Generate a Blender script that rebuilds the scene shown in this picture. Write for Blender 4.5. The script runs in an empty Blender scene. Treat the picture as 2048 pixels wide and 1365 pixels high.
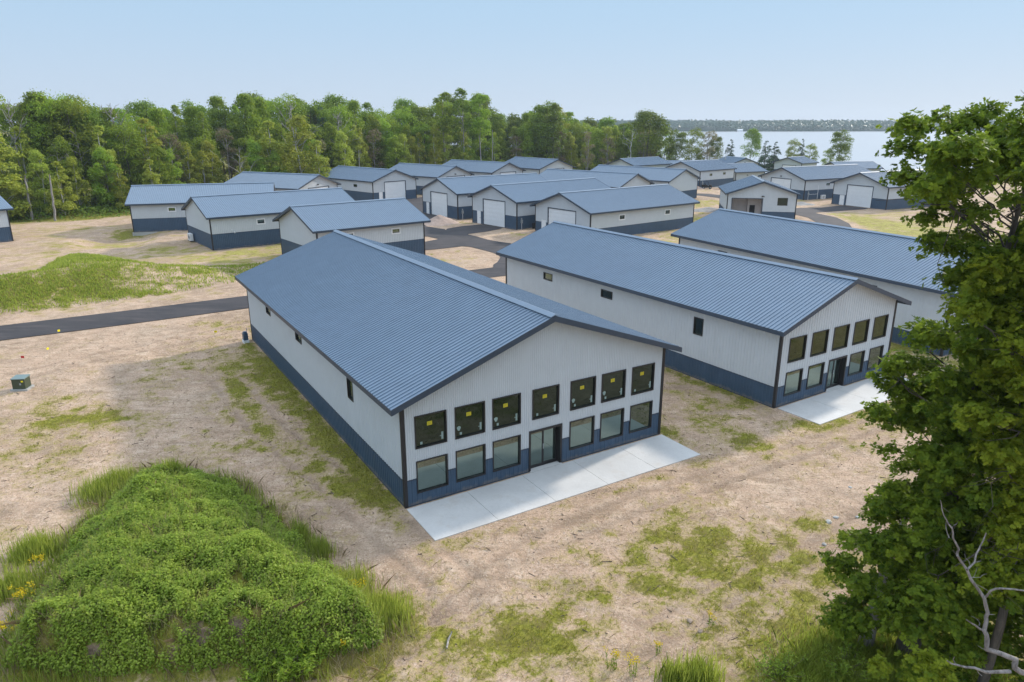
import bpy, math, random
import numpy as np
from mathutils import Vector, Matrix
random.seed(7); RNG = np.random.default_rng(11)
S = bpy.context.scene
COL = S.collection
# ------------------------------------------------------------------ camera
FPX, PITCH, ROLL, CAMH = 1426.5, 0.29933, 0.00091, 15.597
cd = bpy.data.cameras.new('camera'); cam = bpy.data.objects.new('camera', cd); COL.objects.link(cam)
cd.sensor_width = 36; cd.lens = 36 * FPX / 2048; cd.clip_start = 0.1; cd.clip_end = 20000
cam.location = (0, 0, CAMH)
cam.rotation_euler = (Matrix.Rotation(math.pi / 2 - PITCH, 3, 'X') @ Matrix.Rotation(-ROLL, 3, 'Z')).to_euler()
S.camera = cam
# ------------------------------------------------------------------ light
SUN_EL, SUN_AZ = math.radians(27), math.radians(47.5)
W = bpy.data.worlds.new('World'); S.world = W; W.use_nodes = True
wn = W.node_tree; bg = wn.nodes['Background']
sky = wn.nodes.new('ShaderNodeTexSky'); sky.sky_type = 'NISHITA'; sky.sun_disc = False
sky.sun_elevation = SUN_EL; sky.sun_rotation = SUN_AZ; sky.altitude = 300
sky.air_density = 1.0; sky.dust_density = 0.6; sky.ozone_density = 2.6
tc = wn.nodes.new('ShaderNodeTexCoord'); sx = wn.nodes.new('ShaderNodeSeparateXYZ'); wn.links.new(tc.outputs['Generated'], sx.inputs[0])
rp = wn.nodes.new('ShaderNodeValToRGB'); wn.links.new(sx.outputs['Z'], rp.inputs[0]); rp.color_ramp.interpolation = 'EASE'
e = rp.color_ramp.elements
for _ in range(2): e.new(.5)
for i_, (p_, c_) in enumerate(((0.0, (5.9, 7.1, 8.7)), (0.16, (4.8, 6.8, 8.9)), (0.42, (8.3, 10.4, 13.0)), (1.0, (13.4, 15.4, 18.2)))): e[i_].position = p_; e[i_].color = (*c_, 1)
mw = wn.nodes.new('ShaderNodeMix'); mw.data_type = 'RGBA'; mw.inputs[0].default_value = 0.93      # hazy gradient evens the sky out; part above view brightened as added fill light
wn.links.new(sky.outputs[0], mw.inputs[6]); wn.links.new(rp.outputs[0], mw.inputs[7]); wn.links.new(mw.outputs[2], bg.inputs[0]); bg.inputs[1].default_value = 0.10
sd = bpy.data.lights.new('sun', 'SUN'); sd.energy = 3.9; sd.angle = math.radians(3.2); sd.color = (1.0, 0.92, 0.82)
so = bpy.data.objects.new('sun', sd); COL.objects.link(so)
sv = Vector((math.cos(SUN_EL) * math.sin(SUN_AZ), math.cos(SUN_EL) * math.cos(SUN_AZ), math.sin(SUN_EL)))
so.rotation_euler = sv.to_track_quat('Z', 'Y').to_euler(); so.location = (60, 60, 80)
S.view_settings.view_transform = 'Standard'; S.view_settings.look = 'None'
S.view_settings.exposure = 0.0; S.view_settings.gamma = 1.0
S.cycles.use_denoising = True
S.cycles.max_bounces = 6; S.cycles.diffuse_bounces = 3; S.cycles.glossy_bounces = 3
S.cycles.transmission_bounces = 3; S.cycles.transparent_max_bounces = 6; S.cycles.volume_bounces = 0
# ------------------------------------------------------------------ helpers
CP, SP = math.cos(PITCH), math.sin(PITCH)
def ray(px, py):
    u, v = px - 1024, 682.5 - py
    return u / FPX, CP + SP * v / FPX, -SP + CP * v / FPX
def gp(px, py, z=0.0):                       # where the sight line of a photo pixel meets height z
    X, Y, Z = ray(px, py); t = (z - CAMH) / Z
    return X * t, Y * t
def atY(px, py, y):                          # ... or the vertical plane at distance y
    X, Y, Z = ray(px, py); t = y / Y
    return X * t, y, CAMH + Z * t
def pxof(x, y, z):
    d = y * CP - (z - CAMH) * SP; up = y * SP + (z - CAMH) * CP
    return 1024 + FPX * x / d, 682.5 - FPX * up / d

def tag(o, label=None, cat=None, group=None, kind=None):
    if label: o['label'] = label
    if cat: o['category'] = cat
    if group: o['group'] = group
    if kind: o['kind'] = kind
    return o
def empty(name, loc, rz=0.0, **k):
    o = bpy.data.objects.new(name, None); COL.objects.link(o); o.location = loc; o.rotation_euler = (0, 0, rz)
    o.empty_display_size = 0.3
    return tag(o, **k)
def link_mesh(name, me, mat, parent=None, loc=(0, 0, 0)):
    if mat: me.materials.append(mat)
    o = bpy.data.objects.new(name, me); COL.objects.link(o); o.location = loc
    if parent: o.parent = parent
    return o
class MB:
    def __init__(s): s.v = []; s.f = []
    def quad(s, a, b, c, d): n = len(s.v); s.v += [a, b, c, d]; s.f.append((n, n + 1, n + 2, n + 3))
    def poly(s, pts): n = len(s.v); s.v += pts; s.f.append(tuple(range(n, n + len(pts))))
    def box(s, x0, x1, y0, y1, z0, z1):
        n = len(s.v)
        s.v += [(x0, y0, z0), (x1, y0, z0), (x1, y1, z0), (x0, y1, z0), (x0, y0, z1), (x1, y0, z1), (x1, y1, z1), (x0, y1, z1)]
        for f in ((0, 3, 2, 1), (4, 5, 6, 7), (0, 1, 5, 4), (1, 2, 6, 5), (2, 3, 7, 6), (3, 0, 4, 7)): s.f.append(tuple(n + i for i in f))
    def hull8(s, p):  # 8 points: bottom 4, top 4; faces always turned outward
        n = len(s.v); s.v += [tuple(q) for q in p]; P = [Vector(q) for q in p]
        flip = (P[1] - P[0]).cross(P[3] - P[0]).dot((P[4] + P[6]) / 2 - (P[0] + P[2]) / 2) < 0
        for f in ((0, 3, 2, 1), (4, 5, 6, 7), (0, 1, 5, 4), (1, 2, 6, 5), (2, 3, 7, 6), (3, 0, 4, 7)):
            f = tuple(n + i for i in f); s.f.append(f[::-1] if flip else f)
    def tube(s, pts, rad, n=8, cap=True):
        P = [Vector(p) for p in pts]; rings = []
        for i, p in enumerate(P):
            t = (P[min(i + 1, len(P) - 1)] - P[max(i - 1, 0)]).normalized()
            a = Vector((0, 0, 1)) if abs(t.z) < 0.9 else Vector((1, 0, 0))
            e1 = t.cross(a).normalized(); e2 = t.cross(e1)
            b = len(s.v)
            for k in range(n):
                an = 2 * math.pi * k / n
                s.v.append(tuple(p + (e1 * math.cos(an) + e2 * math.sin(an)) * rad[i]))
            rings.append(b)
        for i in range(len(P) - 1):
            for k in range(n):
                s.f.append((rings[i] + k, rings[i] + (k + 1) % n, rings[i + 1] + (k + 1) % n, rings[i + 1] + k))
        if cap: s.f.append(tuple(rings[0] + k for k in range(n))); s.f.append(tuple(rings[-1] + k for k in reversed(range(n))))
    def build(s, name, mat, parent=None, smooth=False, loc=(0, 0, 0)):
        me = bpy.data.meshes.new(name); me.from_pydata(s.v, [], s.f); me.update()
        if smooth: me.polygons.foreach_set('use_smooth', [True] * len(me.polygons))
        return link_mesh(name, me, mat, parent, loc)

def copy_tree(o, parent=None):
    c = o.copy(); COL.objects.link(c)
    if parent: c.parent = parent
    for ch in list(o.children): copy_tree(ch, c)
    return c

# value noise
def _h(ix, iy, seed):
    n = (ix.astype(np.int64) * 374761393 + iy.astype(np.int64) * 668265263 + seed * 1274126177) & 0xffffffff
    n = ((n ^ (n >> 13)) * 1274126177) & 0xffffffff
    return ((n ^ (n >> 16)) & 0xffffff) / float(0xffffff)
def vnoise(x, y, seed=0):
    x = np.asarray(x, float); y = np.asarray(y, float)
    ix, iy = np.floor(x), np.floor(y); fx, fy = x - ix, y - iy
    fx = fx * fx * (3 - 2 * fx); fy = fy * fy * (3 - 2 * fy)
    a = _h(ix, iy, seed); b = _h(ix + 1, iy, seed); c = _h(ix, iy + 1, seed); d = _h(ix + 1, iy + 1, seed)
    return (a * (1 - fx) + b * fx) * (1 - fy) + (c * (1 - fx) + d * fx) * fy
def fbm(x, y, seed=0, o=4):
    s = 0; a = 0.5; t = 0
    for k in range(o): s = s + a * vnoise(np.asarray(x) * 2 ** k, np.asarray(y) * 2 ** k, seed + k * 17); t += a; a *= 0.5
    return s / t
def sstep(a, b, x):
    t = np.clip((x - a) / (b - a), 0, 1); return t * t * (3 - 2 * t)
def polydist(x, y, poly):                    # signed distance, positive inside
    x = np.asarray(x, float); y = np.asarray(y, float)
    d = np.full(x.shape, 1e9); ins = np.zeros(x.shape, bool); n = len(poly)
    for i in range(n):
        ax, ay = poly[i]; bx, by = poly[(i + 1) % n]
        ex, ey = bx - ax, by - ay; L2 = ex * ex + ey * ey + 1e-12
        t = np.clip(((x - ax) * ex + (y - ay) * ey) / L2, 0, 1)
        d = np.minimum(d, np.hypot(x - ax - t * ex, y - ay - t * ey))
        c = (ay > y) != (by > y)
        xi = ax + (y - ay) / (ey if abs(ey) > 1e-12 else 1e-12) * ex
        ins ^= c & (x < xi)
    return np.where(ins, d, -d)
def linedist(x, y, pts):
    d = np.full(np.shape(x), 1e9)
    for (ax, ay), (bx, by) in zip(pts[:-1], pts[1:]):
        ex, ey = bx - ax, by - ay; t = np.clip(((x - ax) * ex + (y - ay) * ey) / (ex * ex + ey * ey), 0, 1)
        d = np.minimum(d, np.hypot(x - ax - t * ex, y - ay - t * ey))
    return d

# ------------------------------------------------------------------ materials
def newmat(name):
    m = bpy.data.materials.new(name); m.use_nodes = True
    nt = m.node_tree; p = nt.nodes['Principled BSDF']; return m, nt, p
def N(nt, t, **k):
    n = nt.nodes.new('ShaderNode' + t)
    for a, b in k.items(): setattr(n, a, b)
    return n
def ramp(nt, fac, stops):
    r = N(nt, 'ValToRGB'); e = r.color_ramp.elements
    while len(e) < len(stops): e.new(0.5)
    for i, (p, c) in enumerate(stops): e[i].position = p; e[i].color = (*c, 1) if len(c) == 3 else c
    nt.links.new(fac, r.inputs[0]); return r.outputs[0]
def noise(nt, vec, scale, detail=4, rough=0.55, dist=0.0):
    n = N(nt, 'TexNoise'); n.inputs['Scale'].default_value = scale; n.inputs['Detail'].default_value = detail
    n.inputs['Roughness'].default_value = rough; n.inputs['Distortion'].default_value = dist
    if vec is not None: nt.links.new(vec, n.inputs['Vector'])
    return n.outputs['Fac']
def mix(nt, a, b, f, t='RGBA', mode='MIX'):
    n = N(nt, 'Mix', data_type='RGBA', blend_type=mode)
    for v, i in ((f, 0), (a, 6), (b, 7)):
        if isinstance(v, (int, float)): n.inputs[i].default_value = v
        elif isinstance(v, tuple): n.inputs[i].default_value = (*v, 1)
        else: nt.links.new(v, n.inputs[i])
    return n.outputs[2]
def math_(nt, op, a, b=None, clamp=False):
    n = N(nt, 'Math', operation=op, use_clamp=clamp)
    for i, v in enumerate((a, b)):
        if v is None: continue
        if isinstance(v, (int, float)): n.inputs[i].default_value = v
        else: nt.links.new(v, n.inputs[i])
    return n.outputs[0]
def bump(nt, p, h, strength, dist=0.05):
    b = N(nt, 'Bump'); b.inputs['Strength'].default_value = strength; b.inputs['Distance'].default_value = dist
    nt.links.new(h, b.inputs['Height']); nt.links.new(b.outputs[0], p.inputs['Normal'])
def objco(nt): return N(nt, 'TexCoord').outputs['Object']
def geoco(nt): return N(nt, 'NewGeometry').outputs['Position']

def painted(name, col, rough=0.4, var=0.08, spec=0.5, scale=1.2, coat=0.0, wave=0.12):
    m, nt, p = newmat(name); co = objco(nt)
    f = noise(nt, co, scale, 5, 0.6)
    f2 = noise(nt, co, scale * 14, 3, 0.6)
    a = tuple(c * (1 - var) for c in col); b = tuple(min(1, c * (1 + var)) for c in col)
    c = ramp(nt, f, [(0.3, a), (0.7, b)])
    c = mix(nt, c, mix(nt, c, (0.35, 0.3, 0.24), 0.35), ramp(nt, f2, [(0.62, (0, 0, 0)), (0.8, (0.35, 0.35, 0.35))]))
    nt.links.new(c, p.inputs['Base Color'])
    r = math_(nt, 'ADD', math_(nt, 'MULTIPLY', f, 0.18), rough - 0.09); nt.links.new(r, p.inputs['Roughness'])
    p.inputs['Specular IOR Level'].default_value = spec
    if coat: p.inputs['Coat Weight'].default_value = coat; p.inputs['Coat Roughness'].default_value = 0.45
    bump(nt, p, noise(nt, co, 2.2, 2, 0.5), wave, 0.03)
    return m
M_roof = painted('slate_blue_metal', (0.145, 0.208, 0.282), 0.50, 0.07, 0.8, coat=0.25, wave=0.02)
M_trim = painted('dark_slate_trim', (0.040, 0.058, 0.085), 0.45, 0.08, 0.4)
M_corner = painted('dark_brown_trim', (0.030, 0.027, 0.028), 0.5, 0.08, 0.3)
M_wall = painted('off_white_metal', (0.535, 0.565, 0.590), 0.5, 0.035, 0.35)
M_wains = painted('slate_wainscot', (0.044, 0.082, 0.135), 0.42, 0.10, 0.45)
def splash(m):
    nt = m.node_tree; p = nt.nodes['Principled BSDF']; co = objco(nt); sx = N(nt, 'SeparateXYZ'); nt.links.new(co, sx.inputs[0])
    src = p.inputs['Base Color'].links[0].from_socket; n = noise(nt, co, 3.0, 4, 0.6)
    f = math_(nt, 'SUBTRACT', math_(nt, 'MULTIPLY', n, 0.9), math_(nt, 'MULTIPLY', sx.outputs['Z'], 1.6))
    nt.links.new(mix(nt, src, (0.30, 0.24, 0.18), ramp(nt, f, [(0.12, (0, 0, 0)), (0.5, (0.55, 0.55, 0.55))])), p.inputs['Base Color'])
splash(M_wains)
M_white = painted('white_paint', (0.78, 0.79, 0.80), 0.45, 0.03, 0.4)
M_frame = painted('dark_frame', (0.022, 0.020, 0.021), 0.4, 0.05, 0.4)
M_black = painted('matt_black', (0.012, 0.012, 0.013), 0.6, 0.05, 0.3)
M_steel = painted('grey_steel', (0.32, 0.34, 0.35), 0.4, 0.08, 0.5)
M_inter = painted('interior_board', (0.62, 0.56, 0.53), 0.8, 0.1, 0.2)
M_intfl = painted('interior_floor', (0.40, 0.33, 0.30), 0.6, 0.15, 0.4)
M_sticker = painted('yellow_sticker', (0.62, 0.53, 0.03), 0.5, 0.02, 0.3)
M_ink = painted('sticker_print', (0.30, 0.20, 0.02), 0.6, 0.02, 0.3)
M_film = painted('pale_sticker', (0.27, 0.36, 0.34), 0.5, 0.05, 0.3)
M_green = painted('olive_green_steel', (0.055, 0.070, 0.040), 0.45, 0.1, 0.4)
M_grtop = painted('pale_green_steel', (0.16, 0.22, 0.21), 0.4, 0.1, 0.5)  # paler green than the cabinet, used on the lid
M_red = painted('red_flag', (0.5, 0.02, 0.02), 0.6, 0.05, 0.3)
M_yel = painted('yellow_flag', (0.85, 0.72, 0.02), 0.6, 0.05, 0.3)
M_rubber = painted('rubber', (0.015, 0.015, 0.015), 0.8, 0.1, 0.2)
def glassy(name, col, metal_w, tint):
    m, nt, p = newmat(name)
    p.inputs['Base Color'].default_value = (*col, 1); p.inputs['Roughness'].default_value = 0.25; p.inputs['Specular IOR Level'].default_value = 0.0
    g = N(nt, 'BsdfGlossy'); g.inputs['Color'].default_value = (*tint, 1); g.inputs['Roughness'].default_value = 0.015
    co = objco(nt); b = N(nt, 'Bump'); b.inputs['Strength'].default_value = 0.10; b.inputs['Distance'].default_value = 0.02
    nt.links.new(noise(nt, co, 0.9, 2, 0.5), b.inputs['Height']); nt.links.new(b.outputs[0], g.inputs['Normal'])
    fr = N(nt, 'Fresnel'); fr.inputs['IOR'].default_value = 1.5
    f = math_(nt, 'ADD', math_(nt, 'MULTIPLY', fr.outputs[0], 0.6 if metal_w < .1 else 1.0), metal_w, True)
    mx = N(nt, 'MixShader'); nt.links.new(f, mx.inputs[0]); nt.links.new(p.outputs[0], mx.inputs[1]); nt.links.new(g.outputs[0], mx.inputs[2])
    nt.links.new(mx.outputs[0], nt.nodes['Material Output'].inputs[0]); return m
M_glass = glassy('window_glass', (0.012, 0.016, 0.014), 0.20, (0.72, 0.92, 0.86))
M_glass_u = glassy('dim_window_glass', (0.012, 0.016, 0.013), 0.055, (0.50, 0.68, 0.60))  # reflection weakened and tinted green so these panes stay dark
M_glass_b = glassy('clear_window_glass', (0.02, 0.022, 0.018), 0.20, (0.75, 0.92, 0.82))
M_glass_o = glassy('olive_window_glass', (0.02, 0.022, 0.012), 0.09, (0.56, 0.68, 0.40))

def concrete(name, col, rough=0.8, scale=1.0, var=0.16):
    m, nt, p = newmat(name); co = geoco(nt)
    f = noise(nt, co, 0.35 * scale, 5, 0.6, 0.4); f2 = noise(nt, co, 9 * scale, 4, 0.6); f3 = noise(nt, co, 90, 2, 0.5)
    c = ramp(nt, f, [(0.3, tuple(x * (1 - var) for x in col)), (0.7, tuple(x * (1 + var * .6) for x in col))])
    c = mix(nt, c, tuple(x * 0.78 for x in col), ramp(nt, f2, [(0.5, (0, 0, 0)), (0.75, (0.45, 0.45, 0.45))]))
    c = mix(nt, c, (0.45, 0.36, 0.27), ramp(nt, noise(nt, co, 0.9, 6, 0.7), [(0.55, (0, 0, 0)), (0.75, (0.35, 0.35, 0.35))]))
    nt.links.new(c, p.inputs['Base Color']); p.inputs['Roughness'].default_value = rough
    bump(nt, p, f3, 0.25, 0.004); return m
M_conc = concrete('broom_finished_concrete', (0.60, 0.585, 0.56))
M_found = concrete('foundation_concrete', (0.42, 0.42, 0.40))
def asphalt():
    m, nt, p = newmat('asphalt'); co = geoco(nt)
    f = noise(nt, co, 0.25, 5, 0.6, 0.8); g = noise(nt, co, 26, 3, 0.8)
    mp = N(nt, 'Mapping'); mp.inputs['Scale'].default_value = (0.5, 2.6, 1); mp.inputs['Rotation'].default_value = (0, 0, 0.55)
    nt.links.new(co, mp.inputs[0]); st = noise(nt, mp.outputs[0], 0.6, 4, 0.6, 0.2)
    c = ramp(nt, f, [(0.32, (0.022, 0.020, 0.023)), (0.68, (0.048, 0.041, 0.043))])
    c = mix(nt, c, (0.095, 0.074, 0.070), ramp(nt, st, [(0.5, (0, 0, 0)), (0.72, (0.6, 0.6, 0.6))]))
    c = mix(nt, c, (0.075, 0.073, 0.073), ramp(nt, g, [(0.5, (0, 0, 0)), (0.8, (0.5, 0.5, 0.5))]))
    nt.links.new(c, p.inputs['Base Color']); p.inputs['Roughness'].default_value = 0.85
    bump(nt, p, g, 0.6, 0.01); return m
M_asph = asphalt()

def leafmat(name, dark, light, trans=0.35, hue=0.5, spec=0.25):
    """leaf colour varies leaf by leaf (tint), clump by clump (noise) and tree by tree (random)"""
    m, nt, p = newmat(name)
    at = N(nt, 'Attribute', attribute_name='tint'); oi = N(nt, 'ObjectInfo')
    co = objco(nt); cl = noise(nt, co, 0.55, 3, 0.6)
    f = math_(nt, 'ADD', math_(nt, 'MULTIPLY', at.outputs['Fac'], 0.55), math_(nt, 'MULTIPLY', cl, 0.45))
    f = math_(nt, 'ADD', f, math_(nt, 'MULTIPLY', math_(nt, 'SUBTRACT', oi.outputs['Random'], 0.5), hue), True)
    c = ramp(nt, f, [(0.15, dark), (0.85, light)])
    hs = N(nt, 'HueSaturation'); nt.links.new(c, hs.inputs['Color'])
    nt.links.new(math_(nt, 'ADD', math_(nt, 'MULTIPLY', oi.outputs['Random'], 0.05 * hue * 2), 0.5 - 0.025 * hue * 2), hs.inputs['Hue'])
    nt.links.new(hs.outputs[0], p.inputs['Base Color']); p.inputs['Roughness'].default_value = 0.5
    p.inputs['Specular IOR Level'].default_value = spec
    t = N(nt, 'BsdfTranslucent'); tc = mix(nt, hs.outputs[0], (1.0, 0.95, 0.25), 0.25, mode='MIX'); nt.links.new(hs.outputs[0], t.inputs[0])
    mx = N(nt, 'MixShader'); mx.inputs[0].default_value = trans
    nt.links.new(p.outputs[0], mx.inputs[1]); nt.links.new(t.outputs[0], mx.inputs[2])
    nt.links.new(mx.outputs[0], nt.nodes['Material Output'].inputs[0]); return m
L_oak = leafmat('oak_leaves', (0.074, 0.138, 0.016), (0.280, 0.365, 0.038), 0.47)
L_maple = leafmat('maple_leaves', (0.125, 0.205, 0.018), (0.390, 0.480, 0.044), 0.5)
L_aspen = leafmat('aspen_leaves', (0.22, 0.28, 0.028), (0.54, 0.56, 0.080), 0.46)
L_pine = leafmat('pine_needles', (0.030, 0.070, 0.030), (0.075, 0.130, 0.045), 0.2)
L_dry = leafmat('browning_leaves', (0.14, 0.115, 0.06), (0.32, 0.26, 0.13), 0.3)
L_far = leafmat('far_leaves', (0.022, 0.060, 0.042), (0.045, 0.092, 0.055), 0.0)
L_big = leafmat('near_oak_leaves', (0.040, 0.102, 0.015), (0.310, 0.395, 0.036), 0.52, 0.0, 0.08)
L_bigy = leafmat('near_yellow_green_leaves', (0.085, 0.150, 0.014), (0.38, 0.43, 0.038), 0.5, 0.0, 0.08)
L_weed = leafmat('weed_leaves', (0.110, 0.210, 0.016), (0.420, 0.520, 0.070), 0.45, 0.0)
L_grass = leafmat('tall_grass_blades', (0.20, 0.28, 0.035), (0.50, 0.55, 0.10), 0.55, 0.0)
L_tuft = leafmat('short_grass_blades', (0.19, 0.19, 0.028), (0.44, 0.42, 0.065), 0.4, 0.0)
L_straw = leafmat('dry_straw', (0.24, 0.175, 0.10), (0.52, 0.43, 0.26), 0.4, 0.0)
L_gold = leafmat('goldenrod_flowers', (0.55, 0.38, 0.01), (0.85, 0.68, 0.02), 0.3, 0.0)
L_under = leafmat('undergrowth_leaves', (0.080, 0.150, 0.020), (0.260, 0.330, 0.040), 0.4)
L_lime = leafmat('sapling_leaves', (0.12, 0.22, 0.015), (0.32, 0.42, 0.045), 0.45, 0.0)
def bark(name, a, b, sc=6):
    m, nt, p = newmat(name); co = objco(nt)
    mp = N(nt, 'Mapping'); mp.inputs['Scale'].default_value = (1, 1, 0.18); nt.links.new(co, mp.inputs[0])
    f = noise(nt, mp.outputs[0], sc, 5, 0.7, 0.6)
    nt.links.new(ramp(nt, f, [(0.35, a), (0.65, b)]), p.inputs['Base Color']); p.inputs['Roughness'].default_value = 0.9
    bump(nt, p, f, 0.9, 0.03); return m
B_dark = bark('dark_bark', (0.035, 0.028, 0.022), (0.13, 0.11, 0.09))
B_grey = bark('weathered_grey_wood', (0.16, 0.14, 0.13), (0.42, 0.39, 0.36))
B_pale = bark('birch_bark', (0.30, 0.28, 0.25), (0.62, 0.60, 0.56), 4)
B_old = bark('old_grey_wood', (0.10, 0.085, 0.078), (0.34, 0.31, 0.29), 9)
B_twig = bark('twig_wood', (0.07, 0.05, 0.035), (0.24, 0.18, 0.13), 20)
# ------------------------------------------------------------------ terrain
MOUND = [gp(*p) for p in ((232, 1000), (270, 962), (345, 945), (465, 972), (560, 1055), (680, 1155), (775, 1245), (775, 1305), (650, 1345), (400, 1368), (130, 1375), (0, 1362), (55, 1240), (140, 1110))]
CUTS = [(392, 1268, .24), (478, 1256, .18), (648, 1276, .15), (190, 1312, .16), (150, 1120, .15), (120, 1190, .18), (262, 978, .2), (340, 1300, .15)]
GREENWAY = [[gp(*p) for p in ((498, 695), (560, 770), (640, 860), (700, 930), (780, 1010))], [gp(*p) for p in ((450, 705), (480, 790), (530, 870), (610, 950), (720, 995))]]
BERM = [gp(*p) for p in ((-260, 700), (-150, 600), (0, 582), (60, 546), (112, 512), (170, 510), (230, 528), (330, 538), (545, 520), (470, 566), (330, 590), (160, 612), (0, 634), (-120, 660))]
TREELINE = [(-150, 96), (-120, 106), (-92, 121), (-78, 123), (-70, 131), (-64, 142), (-57, 153), (-48, 166), (-37, 178), (-27, 193), (-12, 208), (5, 218), (25, 228), (44, 236), (52, 242)]
TREEPOLY = TREELINE + [(40, 300), (-60, 330), (-260, 300), (-260, 96)]
DITCH = [(-57, 93), (-60.5, 99), (-60, 107), (-55, 109), (-51, 103), (-50, 95)]
CENTRE = [(-90, 20), (-75, 30), (-55, 42.5), (-39.4, 52.7), (-31.9, 57.3), (-23.8, 62.6), (-10, 71.5), (0, 78), (12, 85), (25, 91.5), (36, 98), (44, 103), (49.5, 109), (52, 116), (53.2, 123), (52, 130), (48, 136), (46.5, 143), (47.5, 150), (46.5, 157), (43, 163), (33, 165), (22, 172)]
SPUR = [(1, 80), (0.5, 88), (-3, 95), (-8, 101.2), (-12, 106), (-15.5, 112), (-17.5, 120), (-18, 137), (-20.5, 152), (-8, 166), (6, 178), (22, 172)]
APRONS = [[(-10, 110.3), (-7.7, 113.1), (-5.8, 114.2), (-4.8, 115.3), (-1.3, 111.0), (-2.1, 109.4), (-3.9, 107.1), (-6.4, 104.7), (-10, 104)],
          [(-17.5, 126), (-16, 116), (-13.5, 119.8), (-11.8, 122.4), (-10.9, 123.3), (-14.3, 127.9)],
          [(1.5, 99), (4.9, 105.5), (8.7, 101), (8, 94), (2, 90)],
          [(-13.5, 94), (-11.9, 97.8), (-10.2, 100.1), (-7, 99), (-6.4, 94.1), (-9.4, 92), (-11.2, 91.1), (-12.5, 90)],
          [(-27, 110.5), (-24, 105.5), (-13, 104), (-14, 112)], [(-26, 149), (-22, 153), (-18, 151), (-19, 145)],
          [(54.7, 137.1), (59.2, 137.6), (64.6, 141.4), (67.4, 136.2), (66.2, 134.9), (56.1, 130.5), (52, 128), (50, 134)]]
ISLES = [[(-11.2, 91.1), (-9.4, 92.0), (-6.4, 94.1), (-5.4, 93.5), (-2.6, 89.6), (-1.6, 87.6), (-1.4, 85.9), (-1.7, 82.8), (-2.3, 80.9), (-5.4, 79.0), (-9, 76.5), (-16, 84)],
         [(-12.5, 102.8), (-10.2, 100.1), (-11.9, 97.8), (-14, 99)],
         [(-2.1, 109.4), (-3.9, 107.1), (-6.4, 104.7), (-3.4, 99.5), (-1.1, 97.0), (0, 97.0), (1.1, 99.5), (3, 104), (0, 109)],
         [(-13.7, 113.1), (-11.2, 110.3), (-10.0, 110.3), (-7.7, 113.1), (-5.8, 114.2), (-7, 118), (-11.2, 121), (-13.5, 119.0)]]
def road_field(x, y):
    f = 2.42 - linedist(x, y, CENTRE)
    f = np.maximum(f, 3.1 - linedist(x, y, SPUR))
    for p in APRONS: f = np.maximum(f, polydist(x, y, p))
    for p in ISLES: f = np.minimum(f, -polydist(x, y, p))
    return f
def shore(x): return 262 + np.maximum(0, 60 - x) * 2.5
def G(x, y, fine=True):
    x = np.asarray(x, float); y = np.asarray(y, float)
    z = -0.3 * sstep(62, 84, y) * np.ones_like(x)
    z = z - 1.2 * sstep(190, 235, y) * sstep(30, 60, x)
    z = z - 6.0 * sstep(0, 40, y - shore(x) + 15) * (1 - sstep(0, 30, y - 1375))
    z = z + 3 * sstep(1380, 1600, y)
    dm = polydist(x, y, MOUND)
    h = (0.75 + 0.55 * sstep(27, 19, y)) * sstep(-0.1, 1.0 + 1.2 * sstep(18, 22, y), dm) + 0.35 * sstep(0.5, 5, dm)
    z = z + h + (fbm(x * 0.9, y * 0.9, 3, 3) - 0.5) * 0.9 * sstep(0, 1.2, dm) * (1 - 0.6 * sstep(2.5, 4.5, dm))
    db = polydist(x, y, BERM)
    z = z + 2.6 * sstep(-.5, 7.0, db) * (0.3 + 0.7 * sstep(-28, -44, x))
    z = z - 0.8 * sstep(-2, 3, polydist(x, y, DITCH)) * sstep(0, 3, 3 + polydist(x, y, DITCH))
    dt = polydist(x, y, TREEPOLY)
    z = z + 0.9 * sstep(-5, 4, dt)
    if fine:
        flat = sstep(0.2, 1.8, -road_field(x, y)); keep = sstep(-0.3, -1.2, hall_field(x, y))
        near = 1 - sstep(120, 260, y)
        z = z + ((fbm(x * 0.35, y * 0.35, 5, 3) - 0.5) * 0.22 + (fbm(x * 1.9, y * 1.9, 6, 3) - 0.5) * 0.10) * flat * keep * near
        for pts, w, dpt in RUTS:
            d = linedist(x, y, pts); z = z - dpt * np.exp(-(d / w) ** 2) * keep + dpt * 0.7 * np.exp(-((d - 2.1 * w) / w) ** 2) * keep
    return z
def arc(cx, cy, r, a0, a1, n=14): return [(cx + r * math.cos(math.radians(a0 + (a1 - a0) * i / n)), cy + r * math.sin(math.radians(a0 + (a1 - a0) * i / n))) for i in range(n + 1)]
RUTS = []
cx, cy = gp(925, 1205)
for r in (0.55, 0.9, 1.25): RUTS.append((arc(cx, cy, r, 150, 400), 0.08, 0.05))
for off in (0, 1.7):
    RUTS.append(([(a[0] + off * 0.3, a[1] + off) for a in (gp(800, 1330), gp(880, 1240), gp(1010, 1140), gp(1240, 1040), gp(1560, 930), gp(1800, 850))], 0.17, 0.06))
    RUTS.append(([(a[0] - off * .5, a[1] + off) for a in (gp(0, 770), gp(200, 720), gp(400, 680), gp(500, 655))], 0.19, 0.06))
    RUTS.append(([(a[0] + off * .4, a[1] + off) for a in (gp(1250, 1330), gp(1480, 1200), gp(1640, 1130), gp(1760, 1040))], 0.17, 0.05))
    RUTS.append(([(a[0] + off, a[1] + off * .3) for a in (gp(420, 760), gp(500, 860), gp(620, 960), gp(730, 1060), gp(860, 1180))], 0.16, 0.05))
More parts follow.
